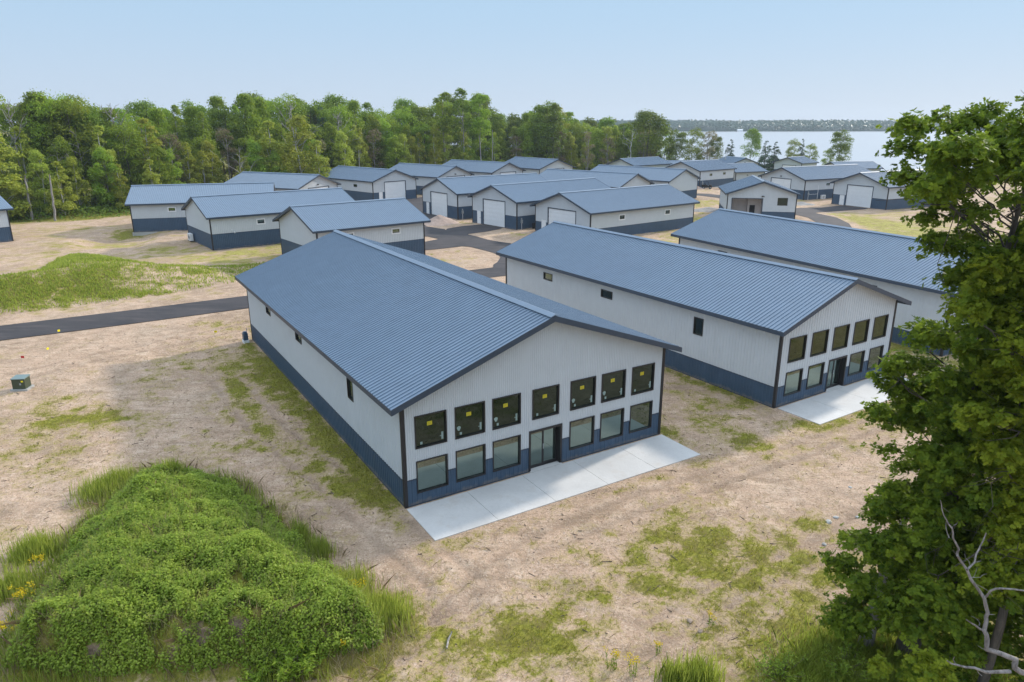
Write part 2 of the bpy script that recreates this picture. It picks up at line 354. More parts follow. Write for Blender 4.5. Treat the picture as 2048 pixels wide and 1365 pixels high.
# footprints of the three long halls: x, y, heading, width, length
FOOT = [(-4.487, 26.667, 0.549, 14.24, 28.58), (14.852, 37.563, 0.574, 11.16, 28.27), (29.66, 46.79, 0.5, 11.15, 28.3)]
def hall_field(x, y):
    f = np.full(np.shape(x), -1e9)
    for X, Y, th, w, l in FOOT:
        u = (x - X) * math.cos(th) + (y - Y) * math.sin(th); v = -(x - X) * math.sin(th) + (y - Y) * math.cos(th)
        f = np.maximum(f, np.minimum(np.minimum(u, w - u), np.minimum(v + 3.0, l - v)))
    return f
VB = [(560, 740, 1.6, .42), (640, 830, 1.6, .5), (700, 900, 1.7, .5), (610, 880, 1.4, .35), (540, 790, 1.5, .4), (505, 730, 2.2, .45), (730, 985, 1.3, .4), (700, 960, 1.1, .35), (450, 830, 1.3, .3), (440, 900, 1.2, .25), (470, 770, 1.6, .25), (540, 860, 1.2, .3),
      (130, 830, 1.5, .5), (90, 850, 1.0, .3), (200, 850, 1.0, .3), (210, 760, 1.5, -.1), (20, 850, 1.4, .2), (20, 920, 1.2, .2), (1500, 1090, 2.6, .35), (1400, 1130, 2.2, .35), (1330, 1150, 1.7, .3), (1620, 1045, 1.0, .5), (1480, 1170, 1.4, .3), (1200, 1200, 1.6, .22), (1100, 1270, .9, .5), (1020, 1275, .8, .45),
      (1290, 1190, 1.2, .3), (1560, 1130, 1.2, .3), (1610, 1150, .8, .35), (1400, 800, 1.6, .4), (1350, 770, 1.8, .4), (1460, 825, 1.6, .4), (1480, 880, 1.0, .4), (1420, 860, 1.3, .3), (1540, 905, .9, .45), (1340, 850, 1.2, .2), (1800, 700, 2.5, .3),
      (860, 1170, .8, .3), (820, 1230, 1.2, .3), (760, 1320, 1.4, .4), (900, 1300, 1.5, .35), (1000, 1330, 1.3, .3), (1150, 1330, 1.2, .3), (1650, 1330, 1.5, .6), (1750, 1330, 3, .8), (1900, 1340, 3.5, .8), (1600, 1350, 1.0, .5),
      (1180, 960, 2.2, -.25), (1500, 960, 2.5, -.3), (1640, 960, 2.2, -.3), (250, 690, 6, -.2), (100, 720, 5, -.25), (1650, 1200, 2, -.35), (1000, 1120, 1.4, -.25)]
VF = [(420, 520, 5, .3, .9), (500, 505, 5, .35, 1), (330, 500, 4, .4, .6), (230, 480, 5, .3, .8), (80, 480, 5, .0, .8), (60, 540, 8, .1, 1), (250, 465, 2.5, .5, .2), (1300, 490, 5, .5, .8), (1395, 470, 5, .5, .8), (1425, 405, 5, .5, 1), (1400, 440, 4, .4, .8), (1720, 440, 9, .45, 1), (1650, 430, 4, .3, 1), (1800, 460, 9, .45, 1),
      (1610, 455, 3, .4, 1), (1000, 475, 3, -.2, .5), (1040, 470, 2, .5, .6), (935, 450, 2, .4, .6), (940, 520, 4, -.12, .9), (860, 525, 3, .25, .8), (1560, 410, 4, .3, .9)]
_HIT = {}
def hit(px, py):                             # where a sight line meets the terrain
    if (px, py) not in _HIT:
        X, Y, Z = ray(px, py); t = np.linspace(12, 60, 1600); d = CAMH + Z * t - G(X * t, Y * t, False); i = int(np.argmax(d < 0)); _HIT[(px, py)] = (float(X * t[i]), float(Y * t[i]))
    return _HIT[(px, py)]
def veg_fields(x, y):
    v = 0.24 + (fbm(x * 0.22, y * 0.22, 21, 4) - 0.5) * 0.6 + (fbm(x * 1.3, y * 1.3, 22, 4) - 0.5) * 1.0 + (fbm(x * 4.2, y * 4.2, 23, 2) - .5) * .35
    v = v + 0.05 * sstep(20, 60, y)
    for px, py, r, a in VB:
        X, Y = gp(px, py); v = v + a * 0.62 * np.exp(-(((x - X) ** 2 + (y - Y) ** 2) / (r * r * 1.5)))
    for gw, am, wd in ((GREENWAY[0], .27, 1.1), (GREENWAY[1], .26, 1.1)): v = v + am * np.exp(-(linedist(x, y, gw) / wd) ** 2) * (.35 + 1.3 * fbm(x * .9, y * .9, 57, 3))
    dry = 0.35 + 0.3 * sstep(60, 110, y) + (fbm(x * .3, y * .3, 31, 3) - .5) * .8
    for px, py, r, a, d in VF:
        X, Y = gp(px, py, -.3); g = np.exp(-(((x - X) ** 2 + (y - Y) ** 2) / (r * r))); v = v + a * g; dry = dry + (d - .5) * g * 1.4
    dm = polydist(x, y, MOUND); v = v + 0.8 * sstep(-0.6, 0.3, dm); dry = dry - .3 * sstep(-.6, .3, dm)
    db = polydist(x, y, BERM); v = v + (0.0 + 0.40 * sstep(-31, -45, x) + 0.9 * (fbm((x + y * .4) * .18, (y - x * .5) * .8, 88, 4) - .36)) * sstep(-0.5, 2.0, db); dry = dry - .55 * sstep(-.5, 2, db) - .1
    dt = polydist(x, y, TREEPOLY); v = v + 1.0 * sstep(-7, -2, dt) + (fbm(x * .3, y * .3, 77, 2) - .5) * .3; dry = dry - 1.0 * sstep(-6, 0, dt)
    rf = -road_field(x, y); v = v - 0.55 * (1 - sstep(0.6, 2.4, rf))
    v = v + 0.5 * sstep(170, 215, y) + sstep(1300, 1370, y); dry = dry - 2 * sstep(1300, 1370, y)
    hf = hall_field(x, y); v = v + 0.25 * np.exp(-((hf + 0.5) / 0.5) ** 2)
    soil = sstep(0.55, 0.75, fbm(x * .5, y * .5, 41, 4)) * 0.22 + sstep(-6, 0, dt)
    # bare clods on the steep near face and left flank of the mound
    cut = 0 * x
    for px, py, r in CUTS:
        X, Y = hit(px, py); cut = np.maximum(cut, np.exp(-(((x - X) / 1.9) ** 2 + ((y - Y) / .8) ** 2) / (r * r)))
    for pts, w, dpt in RUTS:
        tr = np.exp(-(linedist(x, y, pts) / (w * 1.3)) ** 2); v = v - .25 * tr; soil = soil + .42 * tr
    cut = sstep(.34, .5, cut * (.15 + 1.7 * fbm(x * 3.2, y * 3.2, 52, 3))); v = v - .95 * cut; soil = soil + 3 * cut
    return np.clip(v, 0, 1.4), np.clip(dry, 0, 1), np.clip(soil, 0, 1)
def ground_mat():
    m, nt, p = newmat('sandy_ground'); co = geoco(nt)
    va = N(nt, 'Attribute', attribute_name='veg').outputs['Fac']; da = N(nt, 'Attribute', attribute_name='dry').outputs['Fac']; sa = N(nt, 'Attribute', attribute_name='soil').outputs['Fac']
    n1 = noise(nt, co, 0.16, 6, 0.6, 0.6); n2 = noise(nt, co, 1.1, 6, 0.68, 0.4); n3 = noise(nt, co, 7, 5, 0.7); n4 = noise(nt, co, 15, 3, 0.75); n7 = noise(nt, co, 4.5, 6, 0.78, 0.3)
    mp = N(nt, 'Mapping'); mp.inputs['Scale'].default_value = (0.35, 1.6, 1); mp.inputs['Rotation'].default_value = (0, 0, -0.45); nt.links.new(co, mp.inputs[0])
    n5 = noise(nt, mp.outputs[0], 1.2, 6, 0.7, 1.0)
    sand = ramp(nt, n1, [(0.30, (0.35, 0.240, 0.165)), (0.50, (0.54, 0.375, 0.265)), (0.70, (0.45, 0.335, 0.245))])
    sand = mix(nt, sand, (0.27, 0.185, 0.115), ramp(nt, noise(nt, co, .55, 7, .75, 1.2), [(0.50, (0, 0, 0)), (0.64, (0.6, 0.6, 0.6))]))
    sand = mix(nt, sand, (0.64, 0.475, 0.345), ramp(nt, n2, [(0.48, (0, 0, 0)), (0.68, (0.75, 0.75, 0.75))]))
    mp2 = N(nt, 'Mapping'); mp2.inputs['Scale'].default_value = (0.22, 1.5, 1); mp2.inputs['Rotation'].default_value = (0, 0, 0.5); nt.links.new(co, mp2.inputs[0])
    n6 = noise(nt, mp2.outputs[0], 1.0, 6, 0.7, 1.6)
    sand = mix(nt, sand, (0.70, 0.55, 0.42), ramp(nt, math_(nt, 'ADD', math_(nt, 'MULTIPLY', n6, .6), math_(nt, 'MULTIPLY', n2, .4)), [(0.54, (0, 0, 0)), (0.68, (0.5, 0.5, 0.5))]))
    sand = mix(nt, sand, (0.34, 0.245, 0.17), ramp(nt, math_(nt, 'ADD', math_(nt, 'MULTIPLY', n6, .55), math_(nt, 'MULTIPLY', n1, .45)), [(0.36, (0.55, 0.55, 0.55)), (0.47, (0, 0, 0))]))
    sand = mix(nt, sand, (0.27, 0.185, 0.12), ramp(nt, n5, [(0.53, (0, 0, 0)), (0.66, (0.7, 0.7, 0.7))]))
    sand = mix(nt, sand, (0.20, 0.14, 0.09), ramp(nt, n3, [(0.55, (0, 0, 0)), (0.63, (0.75, 0.75, 0.75))]))
    sand = mix(nt, sand, (0.70, 0.58, 0.46), ramp(nt, n4, [(0.54, (0, 0, 0)), (0.66, (0.6, 0.6, 0.6))]))
    sand = mix(nt, sand, (0.24, 0.17, 0.11), ramp(nt, n4, [(0.36, (0.65, 0.65, 0.65)), (0.44, (0, 0, 0))]))
    sand = mix(nt, sand, (0.27, 0.205, 0.10), ramp(nt, n7, [(0.54, (0, 0, 0)), (0.63, (0.45, 0.45, 0.45))]))
    sand = mix(nt, sand, ramp(nt, n3, [(0.38, (0.09, 0.065, 0.045)), (0.62, (0.27, 0.20, 0.145))]), math_(nt, 'MULTIPLY', sa, 0.8))
    strw = ramp(nt, n3, [(0.35, (0.30, 0.215, 0.10)), (0.65, (0.50, 0.39, 0.19))])
    grn = ramp(nt, n3, [(0.30, (0.105, 0.105, 0.022)), (0.50, (0.205, 0.20, 0.032)), (0.72, (0.34, 0.315, 0.06))])
    ygr = ramp(nt, n3, [(0.30, (0.22, 0.19, 0.05)), (0.65, (0.46, 0.42, 0.12))])
    vf = math_(nt, 'ADD', va, math_(nt, 'MULTIPLY', math_(nt, 'SUBTRACT', n7, 0.5), 1.3))
    vf = math_(nt, 'ADD', vf, math_(nt, 'MULTIPLY', math_(nt, 'SUBTRACT', n4, 0.5), 0.5))
    m1 = ramp(nt, vf, [(0.30, (0, 0, 0)), (0.52, (0.8, 0.8, 0.8))]); m2 = ramp(nt, vf, [(0.50, (0, 0, 0)), (0.68, (1, 1, 1))])
    g = mix(nt, grn, ygr, ramp(nt, da, [(0.35, (0, 0, 0)), (0.85, (1, 1, 1))]))
    g = mix(nt, g, (0.20, 0.155, 0.06), ramp(nt, n2, [(0.46, (0, 0, 0)), (0.62, (0.7, 0.7, 0.7))]))
    c = mix(nt, sand, strw, m1); c = mix(nt, c, g, m2)
    nt.links.new(c, p.inputs['Base Color']); p.inputs['Roughness'].default_value = 0.95; p.inputs['Specular IOR Level'].default_value = 0.1
    h = math_(nt, 'ADD', math_(nt, 'MULTIPLY', n2, 1.6), math_(nt, 'ADD', math_(nt, 'MULTIPLY', n3, 0.9), math_(nt, 'MULTIPLY', n4, 0.25)))
    bump(nt, p, h, 0.7, 0.09)
    return m
def steps(*seg):
    out = [seg[0][0]]
    for a, b, s in seg:
        n = max(1, int(round((b - a) / s))); out += list(a + (b - a) * (np.arange(n) + 1) / n)
    return np.array(out)
gx = steps((-6000, -1000, 700), (-1000, -300, 60), (-300, -120, 8), (-120, -62, 1.0), (-62, -26, 0.4), (-26, 22, 0.19), (22, 60, 0.6), (60, 130, 1.4), (130, 300, 9), (300, 1000, 45), (1000, 6000, 250))
gy = steps((-60, 8, 8), (8, 13, 1), (13, 40, 0.17), (40, 70, 0.3), (70, 125, 0.5), (125, 220, 1.2), (220, 330, 5), (330, 1300, 70), (1300, 1450, 12), (1450, 9000, 260))
XX, YY = np.meshgrid(gx, gy)
def grid_mesh(name, XX, YY, ZZ):
    ny, nx = XX.shape; me = bpy.data.meshes.new(name)
    idx = np.arange(nx * ny).reshape(ny, nx)
    q = np.stack([idx[:-1, :-1], idx[:-1, 1:], idx[1:, 1:], idx[1:, :-1]], -1).reshape(-1, 4)
    set_mesh(me, np.stack([XX, YY, ZZ], -1).reshape(-1, 3), q.reshape(-1), np.full(len(q), 4)); return me
def set_mesh(me, V, loops, sizes):
    me.vertices.add(len(V)); me.vertices.foreach_set('co', np.asarray(V, np.float32).ravel())
    me.loops.add(len(loops)); me.loops.foreach_set('vertex_index', np.asarray(loops, np.int32))
    me.polygons.add(len(sizes)); st = np.concatenate([[0], np.cumsum(sizes)[:-1]]).astype(np.int32)
    me.polygons.foreach_set('loop_start', st); me.polygons.foreach_set('loop_total', np.asarray(sizes, np.int32))
    me.update(calc_edges=True)
ZZ = G(XX, YY)
me = grid_mesh('ground', XX, YY, ZZ)
vv, dd, ss = veg_fields(XX, YY)
for nme, arr in (('veg', vv), ('dry', dd), ('soil', ss)):
    a = me.attributes.new(nme, 'FLOAT', 'POINT'); a.data.foreach_set('value', arr.astype(np.float32).ravel())
me.polygons.foreach_set('use_smooth', np.ones(len(me.polygons), bool))
ground = tag(link_mesh('ground', me, ground_mat()), kind='structure')

def field_mesh(f, x0, x1, y0, y1, s):
    xs = np.arange(x0, x1 + s, s); ys = np.arange(y0, y1 + s, s); X, Y = np.meshgrid(xs, ys); F = f(X, Y); mb = MB()
    pos = (F[:-1, :-1] > 0) | (F[1:, :-1] > 0) | (F[:-1, 1:] > 0) | (F[1:, 1:] > 0)
    for j, i in zip(*np.nonzero(pos)):
        c = [(xs[i], ys[j], F[j, i]), (xs[i + 1], ys[j], F[j, i + 1]), (xs[i + 1], ys[j + 1], F[j + 1, i + 1]), (xs[i], ys[j + 1], F[j + 1, i])]
        out = []
        for k in range(4):
            a, b = c[k], c[(k + 1) % 4]
            if a[2] > 0: out.append(a[:2])
            if (a[2] > 0) != (b[2] > 0): t = a[2] / (a[2] - b[2]); out.append((a[0] + t * (b[0] - a[0]), a[1] + t * (b[1] - a[1])))
        if len(out) > 2: mb.poly([(p[0], p[1], 0) for p in out])
    return mb
rd = field_mesh(road_field, -92, 72, 18, 180, 0.7)
vz = np.array(rd.v); rz = G(vz[:, 0], vz[:, 1]) + 0.045; rd.v = [(a[0], a[1], float(b)) for a, b in zip(vz, rz)]
tag(rd.build('asphalt_road', M_asph, smooth=True), kind='structure')
# water
def water():
    m, nt, p = newmat('lake_water'); co = geoco(nt)
    p.inputs['Base Color'].default_value = (0.38, 0.40, 0.42, 1); p.inputs['Roughness'].default_value = 0.35; p.inputs['IOR'].default_value = 1.33
    mp = N(nt, 'Mapping'); mp.inputs['Scale'].default_value = (0.25, 1, 1); nt.links.new(co, mp.inputs[0])
    bump(nt, p, noise(nt, mp.outputs[0], 0.35, 5, 0.6), 0.1, 0.2); return m
wm = MB(); wm.box(-3000, 5000, 225, 1420, -6.2, -3.6); tag(wm.build('lake', water()), kind='structure')
# ------------------------------------------------------------------ sheds and halls
def panel(mb, L, ztop, z0, ops, pitch, rh, rw, P, d0=0.0, breaks=()):
    """ribbed sheet metal on the vertical plane P(u, z, depth), with openings cut out"""
    us = {0.0: 0.0, L: 0.0}
    o_ = Vector(P(0, 0, 0)); flipq = (Vector(P(1, 0, 0)) - o_).cross(Vector(P(0, 1, 0)) - o_).dot(Vector(P(0, 0, 1)) - o_) < 0
    k = 0
    while (k + 0.5) * pitch < L:
        c = (k + 0.5) * pitch
        for du, h in ((-rw / 2, 0), (-rw / 4, rh), (rw / 4, rh), (rw / 2, 0)):
            if 0 < c + du < L: us[round(c + du, 5)] = h
        k += 1
    ks = sorted(us); xs = np.array(ks); hs = np.array([us[q] for q in ks])
    for o in ops:
        for q in o[:2]:
            if 0 < q < L and min(abs(xs - q)) > 1e-4: us[q] = float(np.interp(q, xs, hs))
    for q in breaks:
        if 0 < q < L and min(abs(xs - q)) > 1e-4: us[q] = float(np.interp(q, xs, hs))
    ks = sorted(us)
    for a, b in zip(ks[:-1], ks[1:]):
        m = (a + b) / 2; iv = [(None, None)]
        cuts = sorted([(o[2], o[3]) for o in ops if o[0] - 1e-6 < m < o[1] + 1e-6])
        lo = z0; segs = []
        for c0, c1 in cuts:
            if c0 > lo + 1e-4: segs.append((lo, c0, False))
            lo = max(lo, c1)
        segs.append((lo, None, True))
        for s0, s1, top in segs:
            za, zb = (ztop(a), ztop(b)) if top else (min(s1, ztop(a)), min(s1, ztop(b)))
            if za <= s0 + 1e-4 and zb <= s0 + 1e-4: continue
            c4 = [P(a, s0, d0 + us[a]), P(b, s0, d0 + us[b]), P(b, max(zb, s0), d0 + us[b]), P(a, max(za, s0), d0 + us[a])]
            mb.quad(*(c4[::-1] if flipq else c4))
def pbox(mb, P, u0, u1, z0, z1, d0, d1):
    mb.hull8([P(u0, z0, d0), P(u1, z0, d0), P(u1, z0, d1), P(u0, z0, d1), P(u0, z1, d0), P(u1, z1, d0), P(u1, z1, d1), P(u0, z1, d1)])
def window(root, P, u0, u1, z0, z1, frame=None, glass=None, fw=0.06, label=None, mull=False, outer=0.03):
    f = MB(); o = outer
    for a in ((u0 - o, u0 + fw, z0 - o, z1 + o), (u1 - fw, u1 + o, z0 - o, z1 + o), (u0 + fw, u1 - fw, z0 - o, z0 + fw), (u0 + fw, u1 - fw, z1 - fw, z1 + o)):
        pbox(f, P, *a, -0.10, 0.045)
    if mull: pbox(f, P, (u0 + u1) / 2 - .025, (u0 + u1) / 2 + .025, z0 + fw, z1 - fw, -0.10, 0.02)
    w = f.build('window', frame or M_frame, root)
    g = MB(); pbox(g, P, u0 + fw - .01, u1 - fw + .01, z0 + fw - .01, z1 - fw + .01, -0.07, -0.045)
    g.build('pane', glass or M_glass, w)
    if label: w['label'] = label
    return w
def shed(name, X, Y, th, Wd, L, h, s, o, g, zb, tz, label, cat, group, front=(), left=(), right=(), pitch=0.2286, wall_pitch=None, white_frames=False, back=()):
    root = empty(name, (X, Y, zb), th, label=label, cat=cat, group=group)
    PF = lambda u, z, d: (u, -d, z)
    PB = lambda u, z, d: (Wd - u, L + d, z)
    PL = lambda u, z, d: (-d, u, z)            # u = distance from front corner
    PR = lambda u, z, d: (Wd + d, u, z)
    gab = lambda u: h + s * min(u, Wd - u)
    flat = lambda u: h
    faces = {'F': (Wd, gab, PF, front), 'B': (Wd, gab, PB, back), 'L': (L, flat, PL, left), 'R': (L, flat, PR, right)}
    wall = MB(); wains = MB(); cap = MB()
    for k, (ln, top, P, feats) in faces.items():
        ops = [(f[1], f[2], f[3], f[4]) for f in feats if f[0] in ('win', 'garage', 'man', 'slider', 'open')]
        wp = wall_pitch if (wall_pitch and k == 'F') else pitch
        panel(wall, ln, top, tz, ops, wp, 0.020 if wp < .15 else 0.022, wp * 0.5 if wp < .15 else 0.07, P, 0.0, breaks=(Wd / 2,) if k in 'FB' else ())
        panel(wains, ln, lambda u: tz, 0.0, ops, pitch, 0.018, 0.07, P, 0.004)
        x = 0.0; segs = []
        for a, b, c, d in sorted(q for q in ops if q[2] < tz < q[3]):
            if a > x: segs.append((x, a))
            x = b
        segs.append((x, ln))
        for a, b in segs: pbox(cap, P, a, b, tz - .02, tz + .025, 0.0, 0.034)
        x = 0.0; segs = []
        for a, b, c, d in sorted(q for q in ops if q[2] <= 0.01):
            segs.append((x, a)); x = b
        segs.append((x, ln))
        for a, b in segs: pbox(cap, P, a, b, -0.02, 0.05, 0.0, 0.036)
    wall.build('wall', M_wall, root); wains.build('wainscot', M_wains, root); cap.build('wainscot_trim', M_trim, root)
    fd = MB(); fd.box(-0.012, Wd + .012, -0.012, L + .012, -0.9, -0.022); fd.box(-0.16, Wd + .16, -0.16, -0.013, -.9, -0.06)
    fd.build('foundation', M_found, root)
    for (cx, cy) in ((0, 0), (1, 0), (0, 1), (1, 1)):
        c = MB(); x = Wd * cx; y = L * cy; e = 0.042; wd = 0.11
        sx = 1 if cx == 0 else -1; sy = 1 if cy == 0 else -1
        c.box(*sorted((x - sx * e, x + sx * wd)), *sorted((y - sy * e, y + sy * .002)), -0.02, h - 0.02)
        c.box(*sorted((x - sx * e, x + sx * .002)), *sorted((y + sy * .002, y + sy * wd)), -0.02, h - 0.02)
        c.build('corner_trim', M_corner, root)
    # roof: two ribbed slopes, soffit, fascia and ridge cap
    rf = MB(); he = h - s * o; xr = Wd / 2; hr = h + s * xr
    n = Vector((s, 0, -1)).normalized(); nn = 0.09
    sl = math.sqrt(1 + s * s)
    ks = []; k = 0; y = -g; rp_ = .265
    while y < L + g - 0.02:
        ks += [(y, 0), (y + rp_ * .76, 0), (y + rp_ * .79, .042), (y + rp_ * .95, .042)]; y += rp_
    ks = [q for q in ks if q[0] < L + g] + [(L + g, 0)]
    for side in (0, 1):
        def Q(t, yy, d):  # t 0 eave..1 ridge
            x = -o + (xr + o) * t; z = he + (hr - he) * t
            nx, nz = -s / sl, 1 / sl
            x += nx * d; z += nz * d
            return ((x if side == 0 else Wd - x), yy, z)
        for (a, ha), (b, hb) in zip(ks[:-1], ks[1:]):
            p = [Q(0, a, nn + ha), Q(0, b, nn + hb), Q(1, b, nn + hb), Q(1, a, nn + ha)]
            rf.quad(*(p[::-1] if side == 0 else p))
    roof = rf.build('roof', M_roof, root)
    sf = MB(); fa = MB()
    for side in (0, 1):
        m = (lambda x: x) if side == 0 else (lambda x: Wd - x)
        e = -0.012
        pts = [(m(-o), he), (m(xr), hr)]
        zt = 0.075
        sf.hull8([(pts[0][0], -g, he - .02), (pts[1][0], -g, hr - .02), (pts[1][0], L + g, hr - .02), (pts[0][0], L + g, he - .02),
                  (pts[0][0], -g, he + zt), (pts[1][0], -g, hr + zt), (pts[1][0], L + g, hr + zt), (pts[0][0], L + g, he + zt)])
        # eave fascia
        fa.box(*sorted((m(-o - .035), m(-o + .002))), -g - .03, L + g + .03, he - 0.14, he + 0.095)
        for yy, dy in ((-g - .035, 0), (L + g + .002, 0)):
            fa.hull8([(m(-o), yy, he - .14), (m(xr), yy, hr - .14), (m(xr), yy + .033, hr - .14), (m(-o), yy + .033, he - .14),
                      (m(-o), yy, he + .125), (m(xr), yy, hr + .125), (m(xr), yy + .033, hr + .125), (m(-o), yy + .033, he + .125)])
    sf.build('soffit', M_trim, roof); fa.build('fascia', M_trim, roof)
    rc = MB(); w_ = 0.24; z0 = hr + .165
    for sx in (-1, 1):
        rc.hull8([(xr, -g - .05, z0 + .0), (xr + sx * w_, -g - .05, z0 - s * w_), (xr + sx * w_, L + g + .05, z0 - s * w_), (xr, L + g + .05, z0),
                  (xr, -g - .05, z0 + .035), (xr + sx * w_, -g - .05, z0 - s * w_ + .02), (xr + sx * w_, L + g + .05, z0 - s * w_ + .02), (xr, L + g + .05, z0 + .035)])
    rc.build('ridge_cap', M_roof, roof)
    # openings
    for k, (ln, top, P, feats) in faces.items():
        for f in feats:
            t = f[0]
            if t == 'win':
                opt = f[5] if len(f) > 5 else {}
                if white_frames:
                    w = window(root, P, f[1], f[2], f[3], f[4], M_white, opt.get('glass', M_glass), 0.075, outer=0.06)
                    q = MB()
                    for a in ((f[1] + .075, f[1] + .11, f[3] + .075, f[4] - .075), (f[2] - .11, f[2] - .075, f[3] + .075, f[4] - .075), (f[1] + .11, f[2] - .11, f[3] + .075, f[3] + .11), (f[1] + .11, f[2] - .11, f[4] - .11, f[4] - .075)): pbox(q, P, *a, -0.05, 0.02)
                    q.build('sash', M_frame, w)
                else: w = window(root, P, f[1], f[2], f[3], f[4], opt.get('frame'), opt.get('glass', M_glass), 0.032, outer=0.02)
                if opt.get('stick'):
                    u0, u1, z0_, z1 = f[1:5]; D = -0.043
                    q = MB(); pbox(q, P, u0 + .58, u0 + .81, z1 - .53, z1 - .36, D, D + .003); st = q.build('yellow_sticker', M_sticker, w)
                    q = MB()
                    for zz in (.40, .445, .49): pbox(q, P, u0 + .61, u0 + .78, z1 - zz - .012, z1 - zz + .006, D + .003, D + .0045)
                    q.build('sticker_text', M_ink, w)
                    q = MB(); pbox(q, P, u1 - .21, u1 - .12, z0_ + .13, z0_ + .47, D, D + .003); pbox(q, P, u1 - .28, u1 - .21, z0_ + .28, z0_ + .31, D, D + .003); q.build('pale_label', M_film, w)
                    q = MB(); pbox(q, P, u0 + .24, u0 + .34, z0_ + .11, z0_ + .23, D, D + .003)
                    if opt['stick'] > 1: q.poly([P(u0 + .2 + .09 * math.cos(a) * (1 + .25 * math.sin(3 * a)), z0_ + .42 + .11 * math.sin(a), D + .002) for a in [i * .52 for i in range(12)]])
                    q.build('window_label', M_film, w)
            elif t == 'garage':
                u0, u1, z0_, z1 = f[1:5]
                d = MB(); n_ = 6
                for i in range(n_):
                    za = z0_ + (z1 - z0_) * i / n_ + .012; zc = z0_ + (z1 - z0_) * (i + 1) / n_ - .012
                    pbox(d, P, u0 + .03, u1 - .03, za, zc, -0.12, -0.07)
                    zm = (za + zc) / 2; pbox(d, P, u0 + .03, u1 - .03, zm - .16, zm + .16, -0.07, -0.058)
                pbox(d, P, u0 + .03, u1 - .03, z0_, z1, -0.14, -0.12)
                gd = d.build('garage_door', M_white, root)
                q = MB(); pbox(q, P, u0 + .03, u1 - .03, 0.0, 0.05, -0.068, -0.045); q.build('bottom_seal', M_black, gd)
                q = MB(); pbox(q, P, u0 - .10, u0 + .03, 0, z1 + .1, -0.14, 0.045); pbox(q, P, u1 - .03, u1 + .10, 0, z1 + .1, -0.14, 0.045); pbox(q, P, u0 + .03, u1 - .03, z1 - .03, z1 + .1, -0.14, 0.045)
                q.build('door_casing', M_trim, root)
            elif t == 'man':
                u0, u1, z0_, z1 = f[1:5]
                d = MB(); pbox(d, P, u0 + .05, u1 - .05, 0.02, z1 - .05, -0.06, -0.02)
                pbox(d, P, u0 + .2, u1 - .2, 1.1, z1 - .25, -0.02, -0.012); pbox(d, P, u0 + .2, u1 - .2, .2, .95, -0.02, -0.012)
                dr = d.build('door', M_white, root)
                q = MB(); pbox(q, P, u1 - .16, u1 - .10, .95, 1.05, -0.02, 0.04); pbox(q, P, u1 - .26, u1 - .10, .98, 1.01, 0.03, 0.045); q.build('handle', M_steel, dr)
                q = MB(); pbox(q, P, u0 - .03, u0 + .05, 0, z1 + .03, -0.08, 0.03); pbox(q, P, u1 - .05, u1 + .03, 0, z1 + .03, -0.08, 0.03); pbox(q, P, u0 + .05, u1 - .05, z1 - .05, z1 + .03, -0.08, 0.03); q.build('door_frame', M_white, root)
            elif t == 'slider':
                u0, u1, z0_, z1 = f[1:5]; dp = -0.24; mid = (u0 + u1) / 2
                q = MB()   # reveal jambs and head
                pbox(q, P, u0 - .05, u0 + .05, 0, z1 + .05, dp - .06, 0.045); pbox(q, P, u1 - .05, u1 + .05, 0, z1 + .05, dp - .06, 0.045); pbox(q, P, u0 + .05, u1 - .05, z1 - .06, z1 + .05, dp - .06, 0.045)
                pbox(q, P, u0 + .05, u1 - .05, 0.0, .04, dp - .06, dp + .06); q.build('door_frame', M_frame, root)
                for a, b, dd, nm in ((u0 + .05, mid + .04, 0.0, 0), (mid - .04, u1 - .05, -.052, 1)):
                    q = MB(); D0, D1 = dp + dd, dp + dd + .05
                    pbox(q, P, a, a + .085, .04, z1 - .06, D0, D1); pbox(q, P, b - .085, b, .04, z1 - .06, D0, D1)
                    pbox(q, P, a + .085, b - .085, .04, .17, D0, D1); pbox(q, P, a + .085, b - .085, z1 - .15, z1 - .06, D0, D1)
                    dr = q.build('door', M_frame, root)
                    q = MB(); pbox(q, P, a + .08, b - .08, .16, z1 - .14, D0 + .012, D0 + .03); q.build('pane', M_glass, dr)
                    if nm == 0: q = MB(); pbox(q, P, b - .055, b - .03, .9, 1.15, D1, D1 + .04); q.build('handle', M_steel, dr)
                q = MB(); pbox(q, P, u0 - .02, u1 + .02, -0.03, 0.035, dp, 0.14); q.build('door_sill', M_conc, root)
            elif t == 'light':
                q = MB(); pbox(q, P, f[1] - .16, f[1] + .16, f[2] - .03, f[2] + .05, 0.0, 0.10)
                for sgn in (-1, 1): q.tube([P(f[1] + sgn * .1, f[2], .08), P(f[1] + sgn * .16, f[2] - .09, .22)], [.06, .085], 8)
                q.build('floodlight', M_black, root)
            elif t == 'meter':
                u = f[1]; q = MB(); pbox(q, P, u - .17, u + .17, .95, 1.45, .02, .18); pbox(q, P, u - .1, u + .1, 1.5, 1.75, .02, .12)
                q.tube([P(u, 1.2, .18), P(u, 1.2, .27)], [.1, .1], 12); mt = q.build('meter_box', M_steel, root)
                q = MB(); q.tube([P(u, -.05, .09), P(u, .96, .09)], [.035, .035], 8); q.build('conduit', M_white, mt)
                if len(f) > 2:
                    q = MB(); q.tube([P(u + .2, 1.1, .06), P(f[2], 1.1, .06)], [.03, .03], 6); q.tube([P(f[2], .1, .06), P(f[2], 2.9, .06)], [.045, .045], 6); q.build('pipe', M_white, root)
            elif t == 'vent':
                q = MB(); u = f[1]; q.tube([P(u, f[2], 0.03), P(u, f[2], .16), P(u + .02, f[2] - .2, .18)], [.05, .05, .05], 8); q.tube([P(u - .3, f[2] + .25, 0.03), P(u - .3, f[2] + .25, .12)], [.06, .06], 8); q.build('vent_pipe', M_white, root)
    return root, dict(F=PF, B=PB, L=PL, R=PR)
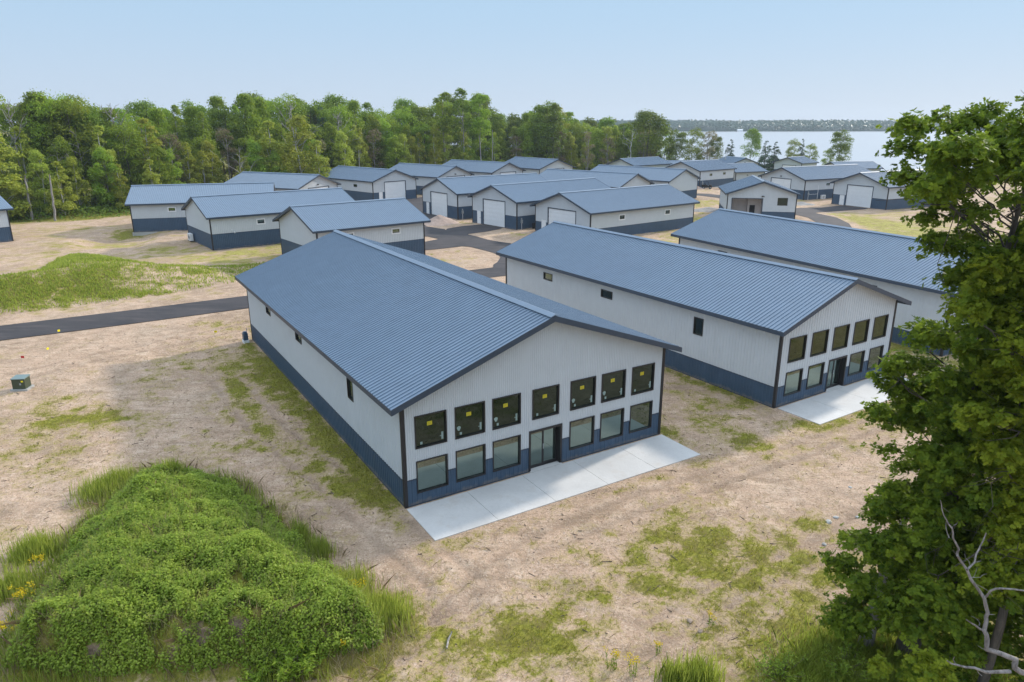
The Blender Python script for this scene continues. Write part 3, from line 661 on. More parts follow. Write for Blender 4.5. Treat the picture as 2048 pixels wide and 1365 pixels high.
def to_world(root_args, P, u, z, d):
    X, Y, th, zb = root_args; p = P(u, z, d); c, s = math.cos(th), math.sin(th)
    return (X + c * p[0] - s * p[1], Y + s * p[0] + c * p[1], zb + p[2])
G1 = 'long halls with glazed gable fronts'; G2 = 'storage sheds of the settlement'
uw = [0.563, 2.412, 4.252, 6.346, 8.466, 10.307, 12.173]
low = [0.563, 2.412, 4.252, 8.466, 10.307, 12.173]
f1 = [('win', u, u + 1.43, 2.60, 4.03, {'stick': 2 if i in (1, 2, 4, 5) else 1, 'glass': M_glass_u}) for i, u in enumerate(uw)] + [('win', u, u + 1.43, 0.55, 2.0) for u in low] + [('slider', 6.2, 7.95, 0.0, 2.0)]
shed('exhibition_hall', -4.487, 26.667, 0.549, 14.237, 28.58, 4.88, 0.352, 0.607, 0.541, 0.0, 1.22,
     'widest hall, nearest the mound, yellow stickers on its seven upper windows', 'hall', G1,
     front=f1, left=[('win', 5.85, 6.6, 2.8, 3.85), ('win', 14.5, 15.65, 3.38, 3.9), ('win', 21.7, 22.8, 3.38, 3.9)], wall_pitch=0.1016)
f2 = []
for i in range(5):
    u = 0.773 + 2.044 * i; f2.append(('win', u, u + 1.457, 2.575, 3.99, {'glass': M_glass_o, 'frame': M_frame}))
    if i != 2: f2.append(('win', u, u + 1.457, 0.57, 1.97, {'glass': M_glass_b}))
f2.append(('slider', 4.75, 6.48, 0.0, 1.96))
lw = [('win', 5.63, 6.37, 2.86, 3.92), ('win', 14.2, 15.4, 3.41, 3.95), ('win', 21.45, 22.6, 3.41, 3.95)]
shed('exhibition_hall', 14.852, 37.563, 0.574, 11.156, 28.27, 4.85, 0.347, 0.642, 0.552, 0.0, 1.22,
     'middle long hall with five upper gable windows and its own patio', 'hall', G1, front=f2, left=lw)
shed('exhibition_hall', 29.66, 46.79, 0.465, 11.15, 28.3, 4.85, 0.347, 0.642, 0.552, -0.08, 1.22,
     'rearmost long hall, its front end hidden behind the crown of the big oak', 'hall', G1, front=f2, left=lw)
GD = ('garage', 2.9, 8.35, 0.0, 4.0); MD = ('man', 1.3, 2.2, 0.0, 2.02); LT = ('light', 5.6, 4.55)
B = {'L1': [-59.902, 118.19, -1.292, 11.606, 19.905, 4.257, 0.347, 0.501, 0.525, -0.296, 1.941], 'L2': [-45.536, 100.475, -0.918, 11.608, 20.372, 4.268, 0.342, 0.435, 0.44, -0.295, 2.001], 'L3': [-28.666, 88.3, -0.911, 11.284, 13.86, 4.344, 0.354, 0.542, 0.617, -0.28, 1.983], 'M1': [3.539, 108.071, -0.914, 11.916, 22.111, 4.005, 0.344, 0.593, 0.575, -0.337, 1.546], 'M2': [-6.423, 117.456, -0.875, 11.194, 21.86, 4.313, 0.345, 0.527, 0.534, -0.287, 1.996], 'M3': [-16.031, 130.189, -0.932, 11.66, 20.98, 4.32, 0.345, 0.361, 0.351, -0.286, 2.08], 'R1': [-38.984, 131.989, 1.127, 11.281, 17.933, 4.254, 0.345, 0.507, 0.6, -0.297, 1.95], 'R2': [-28.147, 147.042, 0.812, 11.212, 19.812, 4.242, 0.347, 0.316, 0.448, -0.305, 1.94], 'R3': [-16.339, 159.838, 0.876, 10.844, 17.693, 4.247, 0.357, 0.496, 0.6, -0.302, 1.95], 'R4': [-4.803, 173.762, 0.822, 11.063, 19.463, 4.251, 0.347, 0.502, 0.6, -0.299, 1.95], 'R5': [7.067, 186.923, 0.669, 11.61, 16.724, 4.26, 0.348, 0.516, 0.599, -0.294, 1.95], 'S1': [19.728, 134.619, 0.849, 11.34, 20.724, 4.256, 0.348, 0.509, 0.6, -0.296, 1.95], 'S2': [31.754, 147.398, 0.796, 11.209, 21.718, 4.29, 0.345, 0.417, 0.463, -0.297, 1.855], 'T1': [27.343, 207.637, -0.852, 9.379, 15.847, 4.227, 0.334, 0.457, 0.599, -0.314, 1.95], 'T2': [38.838, 186.716, -0.86, 10.971, 14.709, 4.232, 0.342, 0.262, 0.674, -0.306, 1.834], 'T4': [61.842, 207.484, 0.258, 8.929, 9.439, 4.222, 0.34, 0.445, 0.598, -0.318, 1.95], 'T5': [54.268, 200.335, -1.1, 9.85, 10.071, 4.2, 0.327, 0.742, 0.723, -1.33, 1.95], 'T6': [35.985, 120.817, -0.183, 11.03, 12.404, 4.394, 0.337, 0.369, 0.634, -0.283, 1.401], 'V1': [55.431, 162.031, -1.098, 12.134, 22.22, 4.25, 0.33, 0.443, 0.683, -0.29, 1.935], 'V2': [63.873, 144.241, -1.093, 11.957, 20.0, 4.275, 0.343, 0.455, 0.662, -0.288, 1.932], 'V3': [83.417, 233.435, -0.873, 9.39, 9.0, 4.2, 0.313, 0.552, 0.564, -1.1, 1.95], 'V4': [86.958, 205.022, -1.39, 8.6, 11.712, 4.211, 0.326, 0.406, 0.598, -0.9, 1.95], 'X': [*gp(27, 482, -.3), 2.47, 11.0, 20.0, 4.515, 0.343, 0.447, 0.656, -0.251, 1.95],
     'T3': [43, 220, -1.5, 10, 16, 4.2, 0.34, 0.4, 0.6, -1.55, 1.95]}
W2 = lambda a, b, z0=3.0, z1=3.6: [('win', a, a + 1.05, z0, z1), ('win', b, b + 1.05, z0, z1)]
GW = dict(glass=M_glass)
D = {
 'X': ('shed cut off by the left edge of the photo, standing on bare sand', {}),
 'L1': ('shed closest to the woodland in the left row, with one small side window', dict(right=[('win', 5.15, 6.2, 2.9, 3.5)])),
 'L2': ('middle shed of the left row, white heat pump at its gable end', dict(right=[('win', 5.95, 7.0, 2.85, 3.48), ('vent', 2.9, 2.15)])),
 'L3': ('shed just behind the widest hall, with two white-framed side windows', dict(right=[('win', 3.35, 4.45, 3.0, 3.6), ('win', 9.4, 10.5, 3.0, 3.6)])),
 'M1': ('nearest of the sheds with garage doors, two lime-reflecting side windows', dict(front=[('garage', 2.95, 8.9, 0, 3.75), ('man', 1.5, 2.45, 0, 1.85)], right=[('win', 5.6, 6.75, 2.45, 3.15, {'glass': M_glass_b}), ('win', 15.35, 16.5, 2.45, 3.15, {'glass': M_glass_b}), ('meter', 1.0)])),
 'M2': ('garage shed between the gravel pile and the nearest garage shed, black apron before its door', dict(front=[GD, MD], right=[('meter', 0.9)])),
 'M3': ('garage shed directly behind the gravel pile', dict(front=[GD, MD], right=[('meter', 0.9)])),
 'R1': ('shed with its ridge half hidden behind the left row, leftmost of the woodland row', dict(front=[('garage', 2.95, 8.7, 0, 3.95), MD, LT])),
 'R2': ('shed of the woodland row with its whole white garage door in sunlight', dict(front=[('garage', 2.95, 8.35, 0, 3.92), ('man', 1.5, 2.35, 0, 1.95)], left=[('win', 5.4, 6.6, 2.84, 3.35)])),
 'R3': ('third shed of the woodland row, only the top of its garage door showing', dict(front=[('garage', 3.0, 8.7, 0, 4.0), MD, LT])),
 'R4': ('fourth shed of the woodland row, behind the ridge of the gravel pile shed', dict(front=[('garage', 2.95, 8.45, 0, 3.97), MD])),
 'R5': ('last shed of the woodland row, farthest from the camera', dict(front=[GD, MD])),
 'S1': ('shed with blank sunlit gable just above the nearest garage shed roof', {}),
 'S2': ('shed with a tall blank sunlit gable beside the curved asphalt lane', {}),
 'T1': ('low far shed in front of the birch trunk and the last woodland trees', {}),
 'T2': ('far shed with two small side windows above the parked buggy', dict(right=[('win', 4.0, 5.0, 2.85, 3.35), ('win', 9.8, 10.75, 2.9, 3.4), ('meter', 1.1)])),
 'T3': ('far shed seen only as a sliver of roof below the lakeside trees', {}),
 'T4': ('small far shed behind the white birch, its gable facing the camera', dict(front=[('light', 4.5, 4.6)])),
 'T5': ('small far shed squeezed between two larger ones, plain sunlit side wall', dict(right=[('light', 4.0, 3.2)])),
 'T6': ('square workshop with an open bay and one big gable window', dict(front=[('open', 0.78, 5.65, 0, 3.53), ('win', 8.05, 9.6, 2.5, 3.7, {'glass': M_glass_u}), ('light', 5.65, 3.95)])),
 'V1': ('shed with a closed garage door behind the open workshop', dict(front=[GD, ('man', 1.5, 2.4, 0, 1.95), LT], right=[('meter', 1.2, 4.0), ('win', 6.4, 7.3, 2.8, 3.25)])),
 'V2': ('shed with garage door and white side door, far end behind the big oak', dict(front=[('garage', 3.15, 8.75, 0, 3.96), ('man', 1.75, 2.75, 0, 1.92)], right=[('win', 6.35, 7.4, 2.7, 3.2)])),
 'V3': ('tiny far shed with a blue roof right at the lake shore', dict(front=[('garage', 3.0, 7.4, 0, 3.4)])),
 'V4': ('far low shed with a long grey roof next to the oak foliage at the lake', {}),
}
SH = {}
for k, v in B.items():
    lab, kw = D[k]
    SH[k] = shed('open_workshop' if k == 'T6' else 'storage_shed', *v, lab, 'workshop' if k == 'T6' else 'shed', G2, white_frames=k in ('L1', 'L2', 'L3', 'M1'), **kw)
# inside the open bay of the workshop
r6, P6 = SH['T6']; PF = P6['F']
q = MB(); pbox(q, PF, .1, 8.0, -.01, .03, -3.5, -.02); q.build('bay_floor', M_intfl, r6)
q = MB(); pbox(q, PF, .1, 8.0, .03, 4.2, -3.6, -3.5); pbox(q, PF, .05, .1, .03, 4.2, -3.5, -.05); pbox(q, PF, 5.8, 5.9, .03, 4.2, -3.5, -.05)
pbox(q, PF, 3.75, 4.0, .03, 4.2, -2.6, -2.5); pbox(q, PF, 4.9, 5.8, .03, 4.2, -2.6, -2.5); pbox(q, PF, 4.0, 4.9, 2.2, 4.2, -2.6, -2.5); pbox(q, PF, 3.65, 3.75, .03, 4.2, -3.5, -2.5)
q.build('bay_partition', M_inter, r6)
q = MB(); pbox(q, PF, 4.0, 4.9, .03, 2.2, -2.7, -2.64); q.build('doorway_dark_panel', M_black, r6)  # black panel fills the inner doorway, painted dark as an unlit opening
q = MB()
for a in ((.7, .82, 0, 3.6), (5.61, 5.73, 0, 3.6), (.82, 5.61, 3.49, 3.6)): pbox(q, PF, *a, -.16, .045)
q.build('bay_casing', M_trim, r6)
# concrete patios
def patio(name, root, u0, u1, n, dep):
    X, Y, th = root; q = MB(); w = (u1 - u0) / n
    c, s = math.cos(th), math.sin(th)
    for i in range(n):
        for (a, b) in ((-dep, -0.17),):
            x0, x1 = u0 + w * i + .008, u0 + w * (i + 1) - .008
            q.box(x0, x1, a, b, -0.25, 0.035)
    o = q.build(name, M_conc); o.location = (X, Y, 0.0); o.rotation_euler = (0, 0, th); tag(o, kind='structure')
    return o
patio('concrete_pavement', (-4.487, 26.667, .549), -0.03, 14.27, 5, 2.9)
patio('concrete_pavement', (14.852, 37.563, .574), 0.12, 11.1, 4, 2.86)
# ------------------------------------------------------------------ foliage
def unit(v): return v / np.maximum(np.linalg.norm(v, axis=-1, keepdims=True), 1e-9)
SHAPES = {
 'diamond': np.array([(0, -.5), (.34, 0), (0, .5), (-.34, 0)]),
 'oak': np.array([(0, -.5), (.16, -.22), (.36, -.12), (.20, .04), (.36, .26), (.12, .28), (0, .52), (-.14, .26), (-.34, .22), (-.20, .02), (-.36, -.14), (-.14, -.24)]),
 'hex': np.array([(0, -.5), (.3, -.25), (.34, .15), (0, .5), (-.34, .15), (-.3, -.25)]),
 'lance': np.array([(0, -.5), (.12, -.1), (0, .5), (-.12, -.1)])}
def cards(name, C, Nn, S, mat, shape='diamond', parent=None, rng=RNG, tint=None, fold=0.18, along=None):
    """one flat leaf polygon per centre C, facing Nn, size S"""
    n = len(C); sh = SHAPES[shape]; k = len(sh)
    r = unit(rng.normal(size=(n, 3))); a = unit(np.cross(Nn, r)); b = np.cross(Nn, a)
    if along is not None: b = along; a = unit(np.cross(b, Nn)); Nn = np.cross(a, b)
    V = C[:, None, :] + (a[:, None, :] * sh[None, :, 0:1] + b[:, None, :] * sh[None, :, 1:2]) * S[:, None, None]
    V = V + Nn[:, None, :] * (np.abs(sh[None, :, 0:1]) * fold * S[:, None, None]) - Nn[:, None, :] * (sh[None, :, 1:2] ** 2 * fold * S[:, None, None])
    me = bpy.data.meshes.new(name); set_mesh(me, V.reshape(-1, 3), np.arange(n * k), np.full(n, k))
    t = me.attributes.new('tint', 'FLOAT', 'FACE'); t.data.foreach_set('value', (rng.random(n) if tint is None else tint).astype(np.float32))
    return link_mesh(name, me, mat, parent)
def blades(name, P, H, Wd, lean, mat, parent=None, rng=RNG, tint=None):
    """upright two-segment grass blades"""
    n = len(P); an = rng.random(n) * 2 * math.pi; d = np.stack([np.cos(an), np.sin(an), 0 * an], 1); ln = rng.random(n) * 2 * math.pi
    l = np.stack([np.cos(ln), np.sin(ln), 0 * ln], 1) * (lean * rng.random(n) * H)[:, None]; up = np.array([0, 0, 1.0])
    w = (Wd * np.ones(n))[:, None]; Hh = H[:, None]
    v0 = P - d * w; v1 = P + d * w; v2 = P + d * w * .7 + up * Hh * .55 + l * .35; v3 = P - d * w * .7 + up * Hh * .55 + l * .35; v4 = P + up * Hh + l
    V = np.stack([v0, v1, v2, v4, v3], 1)
    me = bpy.data.meshes.new(name); set_mesh(me, V.reshape(-1, 3), np.arange(n * 5), np.full(n, 5))
    t = me.attributes.new('tint', 'FLOAT', 'FACE'); t.data.foreach_set('value', (rng.random(n) if tint is None else tint).astype(np.float32))
    return link_mesh(name, me, mat, parent)
def blob_points(cs, rs, per, rng, shell=0.55, flat=0.95):
    """leaf centres spread over many clumps; denser near each clump's skin"""
    idx = rng.choice(len(cs), size=per, p=(rs ** 2) / (rs ** 2).sum())
    d = unit(rng.normal(size=(per, 3))); d[:, 2] = np.where(d[:, 2] < -0.35, -d[:, 2], d[:, 2]); rr = shell + (1 - shell) * rng.random(per) ** 0.6
    rr = rr * (1 + 0.35 * (rng.random(per) < .12))
    off = d * (rs[idx] * rr)[:, None]; off[:, 2] *= flat
    nrm = unit(d * 0.8 + rng.normal(size=(per, 3)) * 0.55 + np.array([0, 0, .35]))
    return cs[idx] + off, nrm
def limb(mb, a, b, r0, r1, n=5, k=5, wob=0.06, rng=RNG, sag=0.0):
    a = np.array(a, float); b = np.array(b, float); L = np.linalg.norm(b - a); pts = []; rad = []
    for i in range(k + 1):
        t = i / k; p = a + (b - a) * t
        if 0 < i < k: p = p + rng.normal(size=3) * L * wob
        p[2] += sag * 4 * t * (1 - t); pts.append(tuple(p)); rad.append(r0 + (r1 - r0) * t)
    mb.tube(pts, rad, n); return pts
def make_tree(name, h, rad, base, nbl, leaves, size, mat, barkm, rng, form='round', rmin=.8, rmax=1.5, shape='diamond', shell=.5, nlimb=9, trunk_r=.2):
    root = empty(name, (0, 0, 0)); cs = []
    for i in range(nbl):
        t = rng.random()
        z = base + (h - base) * t
        if form == 'round': prof = math.sqrt(max(0.02, 1 - (2 * t - .85) ** 2 / 1.35)); 
        elif form == 'cone': prof = (1 - t) ** .7 * .95 + .08
        elif form == 'column': prof = (1 - abs(2 * t - .8) ** 2.2 * .55) * (1 - t ** 4 * .6)
        else: prof = .3 + .7 * math.sin(math.pi * min(1, t * .95 + .05))
        an = rng.random() * 2 * math.pi; q = rad * prof * math.sqrt(rng.random() * .75 + .25)
        cs.append((math.cos(an) * q, math.sin(an) * q, z))
    cs = np.array(cs); cs[:, 2] = np.minimum(cs[:, 2], h - rmin * .6); rs = rmin + (rmax - rmin) * rng.random(nbl)
    if form == 'cone': rs = rs * (1.15 - .8 * (cs[:, 2] - base) / (h - base))
    C, Nn = blob_points(cs, rs, leaves, rng, shell)
    cards('crown', C, Nn, size * (.65 + .7 * rng.random(leaves)), mat, shape, root, rng)
    tb = MB(); top = h * .9; lean = rng.normal(size=2) * .03 * h
    P = limb(tb, (0, 0, -.6), (lean[0], lean[1], top), trunk_r, .04, 7, 7, .008, rng)
    for i in rng.choice(nbl, size=min(nlimb, nbl), replace=False):
        c = cs[i]; z0 = max(base * .6, c[2] - 1.2 - rng.random() * 2.2); k = z0 / top
        limb(tb, (lean[0] * k, lean[1] * k, z0), c, trunk_r * .38 * (1.1 - k * .6), .025, 4, 3, .06, rng)
    tb.build('trunk', barkm, root, smooth=True); return root
def make_snag(name, h, r, rng, nb=8, barkm=None, broken=False, spread=.5):
    root = empty(name, (0, 0, 0)); tb = MB(); ln = rng.normal(size=2) * .05 * h
    limb(tb, (0, 0, -.5), (ln[0], ln[1], h), r, r * (.55 if broken else .12), 8, 8, .01, rng)
    tb.build('trunk', barkm or B_grey, root, smooth=True)
    if nb:
        br = MB()
        for i in range(nb):
            t = .45 + .5 * rng.random(); an = rng.random() * 6.28; L = h * (1.05 - t) * spread * (0.7 + .6 * rng.random())
            a = np.array((ln[0] * t, ln[1] * t, h * t)); b = a + np.array((math.cos(an) * L, math.sin(an) * L, L * (.5 + .7 * rng.random())))
            P = limb(br, a, b, r * .35, .02, 5, 4, .07, rng)
            for j in range(3):
                q = np.array(P[2 + j % 3]); an2 = an + rng.normal() * 1.0; l2 = L * .35
                limb(br, q, q + np.array((math.cos(an2) * l2, math.sin(an2) * l2, l2 * (.3 + .6 * rng.random()))), r * .14, .012, 4, 3, .08, rng)
        br.build('branches', barkm or B_grey, root, smooth=True)
    return root
R = np.random.default_rng(5)
PROTO = {
 'oak1': make_tree('oak_tree', 18, 3.9, 5.0, 60, 9000, .36, L_oak, B_dark, R, 'round', 1.1, 2.1),
 'oak2': make_tree('oak_tree', 18, 4.3, 6.5, 52, 8500, .36, L_oak, B_dark, R, 'round', 1.1, 2.2),
 'map1': make_tree('maple_tree', 18, 3.6, 2.5, 70, 9500, .34, L_maple, B_dark, R, 'round', 1.0, 2.0),
 'map2': make_tree('maple_tree', 18, 3.2, 3.5, 60, 8500, .34, L_maple, B_dark, R, 'column', 1.0, 1.8),
 'asp1': make_tree('aspen_tree', 11, 2.2, 1.0, 62, 7000, .25, L_aspen, B_pale, R, 'cone', .6, 1.1, trunk_r=.12),
 'asp2': make_tree('aspen_tree', 11, 2.0, .8, 56, 6500, .25, L_aspen, B_pale, R, 'column', .55, 1.0, trunk_r=.12),
 'yng1': make_tree('maple_tree', 11, 2.6, .6, 60, 8000, .27, L_maple, B_dark, R, 'column', .6, 1.2, trunk_r=.12),
 'oak3': make_tree('oak_tree', 18, 4.6, 7.0, 30, 6000, .34, L_oak, B_dark, R, 'round', .9, 1.7, nlimb=16),
 'map3': make_tree('maple_tree', 18, 2.9, 3.0, 44, 7000, .32, L_maple, B_grey, R, 'cone', .8, 1.9, nlimb=14),
 'map4': make_tree('maple_tree', 18, 4.0, 6.0, 34, 6500, .30, L_aspen, B_dark, R, 'round', .9, 1.6, nlimb=14),
 'tall': make_tree('tall_tree', 20, 2.0, 11, 24, 3600, .34, L_maple, B_grey, R, 'round', .7, 1.3, trunk_r=.18),
 'tall2': make_tree('tall_tree', 20, 2.3, 9, 26, 3600, .34, L_oak, B_grey, R, 'round', .7, 1.2, trunk_r=.18),
 'pine': make_tree('pine_tree', 15, 2.9, 2.0, 60, 7500, .28, L_pine, B_dark, R, 'cone', .75, 1.4, 'diamond', nlimb=20),
 'dry': make_tree('browning_tree', 16, 2.6, 4, 34, 3000, .26, L_dry, B_grey, R, 'round', .7, 1.3, nlimb=26),
 'snag1': make_snag('dead_tree', 15, .2, R, 14), 'snag2': make_snag('dead_tree', 13, .17, R, 9), 'stub': make_snag('dead_tree', 9, .26, R, 0, broken=True),
 'birch': make_snag('birch_tree', 12, .16, R, 7, B_pale)}
used = {}
def place(key, x, y, h, rz, label, cat, group=None, z=None, wide=1.0):
    o = PROTO[key]
    if key in used: o = copy_tree(o)
    used[key] = 1
    H0 = {'oak1': 18, 'oak2': 18, 'map1': 18, 'map2': 18, 'oak3': 18, 'map3': 18, 'map4': 18, 'asp1': 11, 'asp2': 11, 'yng1': 11, 'tall': 20, 'tall2': 20, 'pine': 15, 'dry': 16, 'snag1': 15, 'snag2': 13, 'stub': 9, 'birch': 12}[key]
    zz = float(G(np.array([x]), np.array([y]), False)[0]) if z is None else z
    s = h / H0; o.location = (x, y, zz - .05); o.rotation_euler = (0, 0, rz); w = s ** .6 * wide; o.scale = (w, w, s)
    for k in ('group',):
        if k in o.keys(): del o[k]
    return tag(o, label, cat, group)
TOPY = [(-60, 195), (0, 195), (60, 190), (150, 196), (200, 208), (225, 226), (245, 222), (300, 206), (400, 203), (470, 192), (520, 195), (700, 198), (740, 206), (780, 212), (800, 204), (870, 214), (900, 187), (925, 184), (960, 192), (1005, 236), (1030, 226), (1060, 215), (1095, 208), (1130, 215), (1150, 238), (1220, 234), (1245, 243), (1290, 230), (1325, 240), (1400, 262)]
WHERE = [(40, 'at the far left end'), (110, 'behind the two broken trunks'), (230, 'left of the first left-row shed'), (330, 'behind the left end of the woodland-side shed'), (450, 'behind the middle of the woodland-side shed'), (560, 'behind the leftmost woodland-row shed'),
         (660, 'behind the two brightest aspens'), (760, 'behind the sunlit garage door shed'), (860, 'behind the third woodland-row shed'), (960, 'below the highest crowns'), (1060, 'behind the fourth woodland-row shed'), (1160, 'behind the last woodland-row shed'), (1260, 'right of the last woodland-row shed'), (9999, 'at the lake end')]
POOL = {}
def where(px): return next(w for lim, w in WHERE if px < lim)
def spread_labels():
    for (kind, w), L in POOL.items():
        L.sort(key=lambda t: t[0]); n = len(L)
        pos = {1: [''], 2: ['left of two ', 'right of two '], 3: ['left of three ', 'middle of three ', 'right of three ']}.get(n)
        if pos is None:
            od = ['second', 'third', 'fourth', 'fifth', 'sixth', 'seventh', 'eighth']
            pos = ['leftmost of the '] + [f'{od[i]} from left of the ' for i in range(n - 2)] + ['rightmost of the ']
        for (px, o), p in zip(L, pos):
            k = kind if n == 1 else (kind.replace(' oak', ' oaks').replace(' pine', ' pines') if kind.endswith((' oak', ' pine')) else kind.replace(' tree', ' trees').replace(' aspen', ' aspens'))
            o['label'] = (p + k + ' ' + w)
def top_z(x, y, extra=0):
    px, _ = pxof(x, y, 15.0); py = np.interp(px, [t[0] for t in TOPY], [t[1] for t in TOPY]) + extra
    _, _, Z = ray(px, py); _, Yv, _ = ray(px, py); return CAMH + Z * (y / Yv), px
LBL = {'oak': ('tall dark green oak standing deep in the dense woodland', 'oaks of the woodland behind the sheds'), 'map': ('mid green broadleaf tree standing deep in the dense woodland', 'broadleaf trees of the woodland behind the sheds'),
       'asp': ('young pale yellow-green tree at the sunny edge of the woodland', 'pale young trees along the woodland edge'), 'yng': ('bushy green young tree at the edge of the woodland', 'green young trees along the woodland edge'),
       'tal': ('tall slim tree with a bare stem and small high crown in the woodland', 'slim high-crowned trees of the woodland'), 'pin': ('dark pine among the broadleaf trees of the woodland', 'pines of the woodland'),
       'dry': ('thin brownish dying tree among the green woodland trees', 'browning trees of the woodland'), 'sna': ('bare grey dead tree standing among the woodland trees', 'dead trees standing in the woodland')}
CATS = {'oak': 'tree', 'map': 'tree', 'asp': 'tree', 'yng': 'tree', 'tal': 'tree', 'pin': 'tree', 'dry': 'tree', 'sna': 'dead tree'}
seg = [(np.array(a), np.array(b)) for a, b in zip(TREELINE[:-1], TREELINE[1:])]
cum = np.cumsum([0] + [np.linalg.norm(b - a) for a, b in seg]); TOT = cum[-1]
def along(s, off):
    i = min(len(seg) - 1, max(0, int(np.searchsorted(cum, s) - 1))); a, b = seg[i]; t = (b - a) / np.linalg.norm(b - a); p = a + t * (s - cum[i]); n = np.array((-t[1], t[0]))
    return p + n * off
rt = np.random.default_rng(17); cnt = {}
rows = [(1.5, 3.6, (-3.5, 1.5), [('asp1', .3), ('asp2', .2), ('yng1', .42), ('dry', .08)], (8, 12)), (5.5, 4.4, (-1.5, 1.5), [('yng1', .35), ('asp1', .2), ('map1', .3), ('snag2', .1), ('dry', .05)], (10.5, 14.5)),
        (11, 5.0, (-2, 2), [('map1', .2), ('map2', .18), ('map3', .14), ('map4', .07), ('oak1', .12), ('oak3', .08), ('tall', .08), ('pine', .05), ('dry', .08)], None), (17, 5.4, (-2, 2), [('oak1', .2), ('map1', .14), ('oak2', .2), ('oak3', .14), ('map2', .08), ('map3', .08), ('map4', .04), ('snag1', .06), ('tall2', .06)], None), (25, 6.2, (-2, 2), [('oak1', .28), ('oak2', .28), ('oak3', .14), ('map1', .2), ('map3', .1)], None)]
for off, sp, jit, kinds, hh in rows:
    s = 12 + sp * .5
    while s < TOT:
        p = along(s + rt.normal() * .8, off + jit[0] + (jit[1] - jit[0]) * rt.random()); s += sp
        px, _ = pxof(p[0], p[1], 8)
        if px < -70: continue
        k = rt.choice([a for a, _ in kinds], p=np.array([b for _, b in kinds]) / sum(b for _, b in kinds))
        tz, _ = top_z(p[0], p[1], 6 + rt.random() * 16 if rt.random() > .3 else rt.random() * 4)
        g0 = float(G(p[0:1], p[1:2], False)[0]); h = tz - g0
        if hh: h = min(h * .93, hh[0] + (hh[1] - hh[0]) * rt.random() + (2.5 if p[1] > 170 else 0))
        if h < 5: continue
        c = k[:3]; cnt[c] = cnt.get(c, 0) + 1
        o = place(k, p[0], p[1], h, rt.random() * 6.28, LBL[c][0], CATS[c], LBL[c][1])
        dp = {1.5: 'front-edge', 5.5: 'second-line', 11: 'inner', 17: 'skyline', 25: 'rearmost'}[off]
        kd = {'oak': 'dark green oak', 'map': 'mid green tree', 'asp': 'pale yellow-green aspen', 'yng': 'bushy young tree', 'tal': 'slim high-crowned tree', 'pin': 'dark pine', 'dry': 'browning tree', 'sna': 'bare dead tree'}[c]
        POOL.setdefault((dp + ' ' + kd, where(px)), []).append((px, o))
spread_labels()
# single trees that stand out
def named(key, px, base_py, top_py, y, label, cat='tree', wide=1.0, rz=None):
    x, _, _ = atY(px, base_py, y); z0 = float(G(np.array([x]), np.array([y]), False)[0]); _, _, zt = atY(px, top_py, y)
    return place(key, x, y, zt - z0, rt.random() * 6.28 if rz is None else rz, label, cat, wide=wide)
named('stub', 64, 434, 350, 120.5, 'leaning broken grey trunk at the woodland edge, left of a thinner twin', 'dead trunk')
named('stub', 110, 436, 348, 119.5, 'pale split broken trunk standing closest to the leftmost sand bank', 'dead trunk', .8)
named('snag1', 50, 400, 196, 127, 'large bare dead tree rising above the far left of the woodland', 'dead tree', .8)
named('snag1', 255, 380, 205, 140, 'white dead tree leaning over the dip in the woodland skyline', 'dead tree', 1.1)
named('snag2', 485, 360, 290, 148, 'small bare tree with a forked top behind the left row of sheds', 'dead tree')
named('snag1', 585, 340, 200, 166, 'tall grey leafless tree above the pale aspens in the middle woodland', 'dead tree')
named('snag1', 690, 330, 222, 180, 'dead tree with a drooping bare top left of the woodland centre', 'dead tree', 1.2)
named('stub', 718, 335, 300, 172, 'short pale pole-like trunk behind the woodland row of sheds', 'dead trunk', .5)
named('asp1', 545, 350, 240, 160, 'brightest yellow-green aspen rising behind the left row', 'tree', 1.5)
named('asp2', 605, 350, 236, 161, 'broad yellow-green aspen to the right of the brightest one', 'tree', 1.5)
named('asp1', 640, 350, 280, 160, 'short lime-green tree with a pointed top right of the aspens', 'tree', 1.2)
named('asp2', 10, 430, 262, 119, 'pale yellowish tree at the extreme left of the woodland', 'tree', 1.6)
named('asp1', 310, 395, 235, 141, 'tall straw-coloured aspen left of the woodland dip', 'tree', 1.3)
named('tall2', 925, 320, 182, 205, 'slim tree with the highest crown on the woodland skyline', 'tree', 1.0)
named('tall', 962, 322, 191, 206, 'slim tree with a clear pale stem right of the highest one', 'tree', 1.2)
named('tall', 890, 322, 186, 204, 'slim high-crowned tree left of the highest one', 'tree', 1.1)
named('oak1', 1095, 330, 206, 222, 'rounded oak with the tallest crown right of the skyline gap', 'tree', 1.1)
named('tall2', 1108, 330, 212, 219, 'leaning dark tree growing against the rounded oak')
named('stub', 985, 325, 260, 205, 'thin leaning bare stem in front of the woodland centre', 'dead trunk', .4)
named('oak2', 1292, 335, 229, 226, 'spreading oak at the right end of the woodland by the lake', 'tree', 1.35)
named('birch', 1258, 335, 258, 219, 'slender white birch in front of the spreading lakeside oak', 'birch')
named('dry', 1215, 335, 275, 218, 'rust-tinged thin tree left of the slender birch')
named('dry', 1175, 335, 262, 220, 'grey-brown thin tree behind the low far roofs', 'tree', .8)
named('oak1', 1350, 330, 262, 236, 'dark tree on the lake shore, first right of the woodland end', 'tree', 1.0)
named('map1', 1385, 330, 260, 238, 'round green tree on the lake shore between a dark and a brown one', 'tree', .9)
named('dry', 1415, 330, 262, 238, 'brown half-bare tree on the lake shore', 'tree', 1.3)
named('oak1', 1428, 330, 272, 242, 'small dark tree against the water beside the brown one', 'tree', .7)
named('pine', 1458, 334, 279, 236, 'small pine on the shore behind the white leaning birch', 'tree', .9)
named('birch', 1450, 328, 292, 214, 'white leaning birch in front of the small blue-roofed shed', 'birch')
named('oak2', 1499, 334, 263, 244, 'oak with an airy crown alone against the lake left of the pines', 'tree', .75)
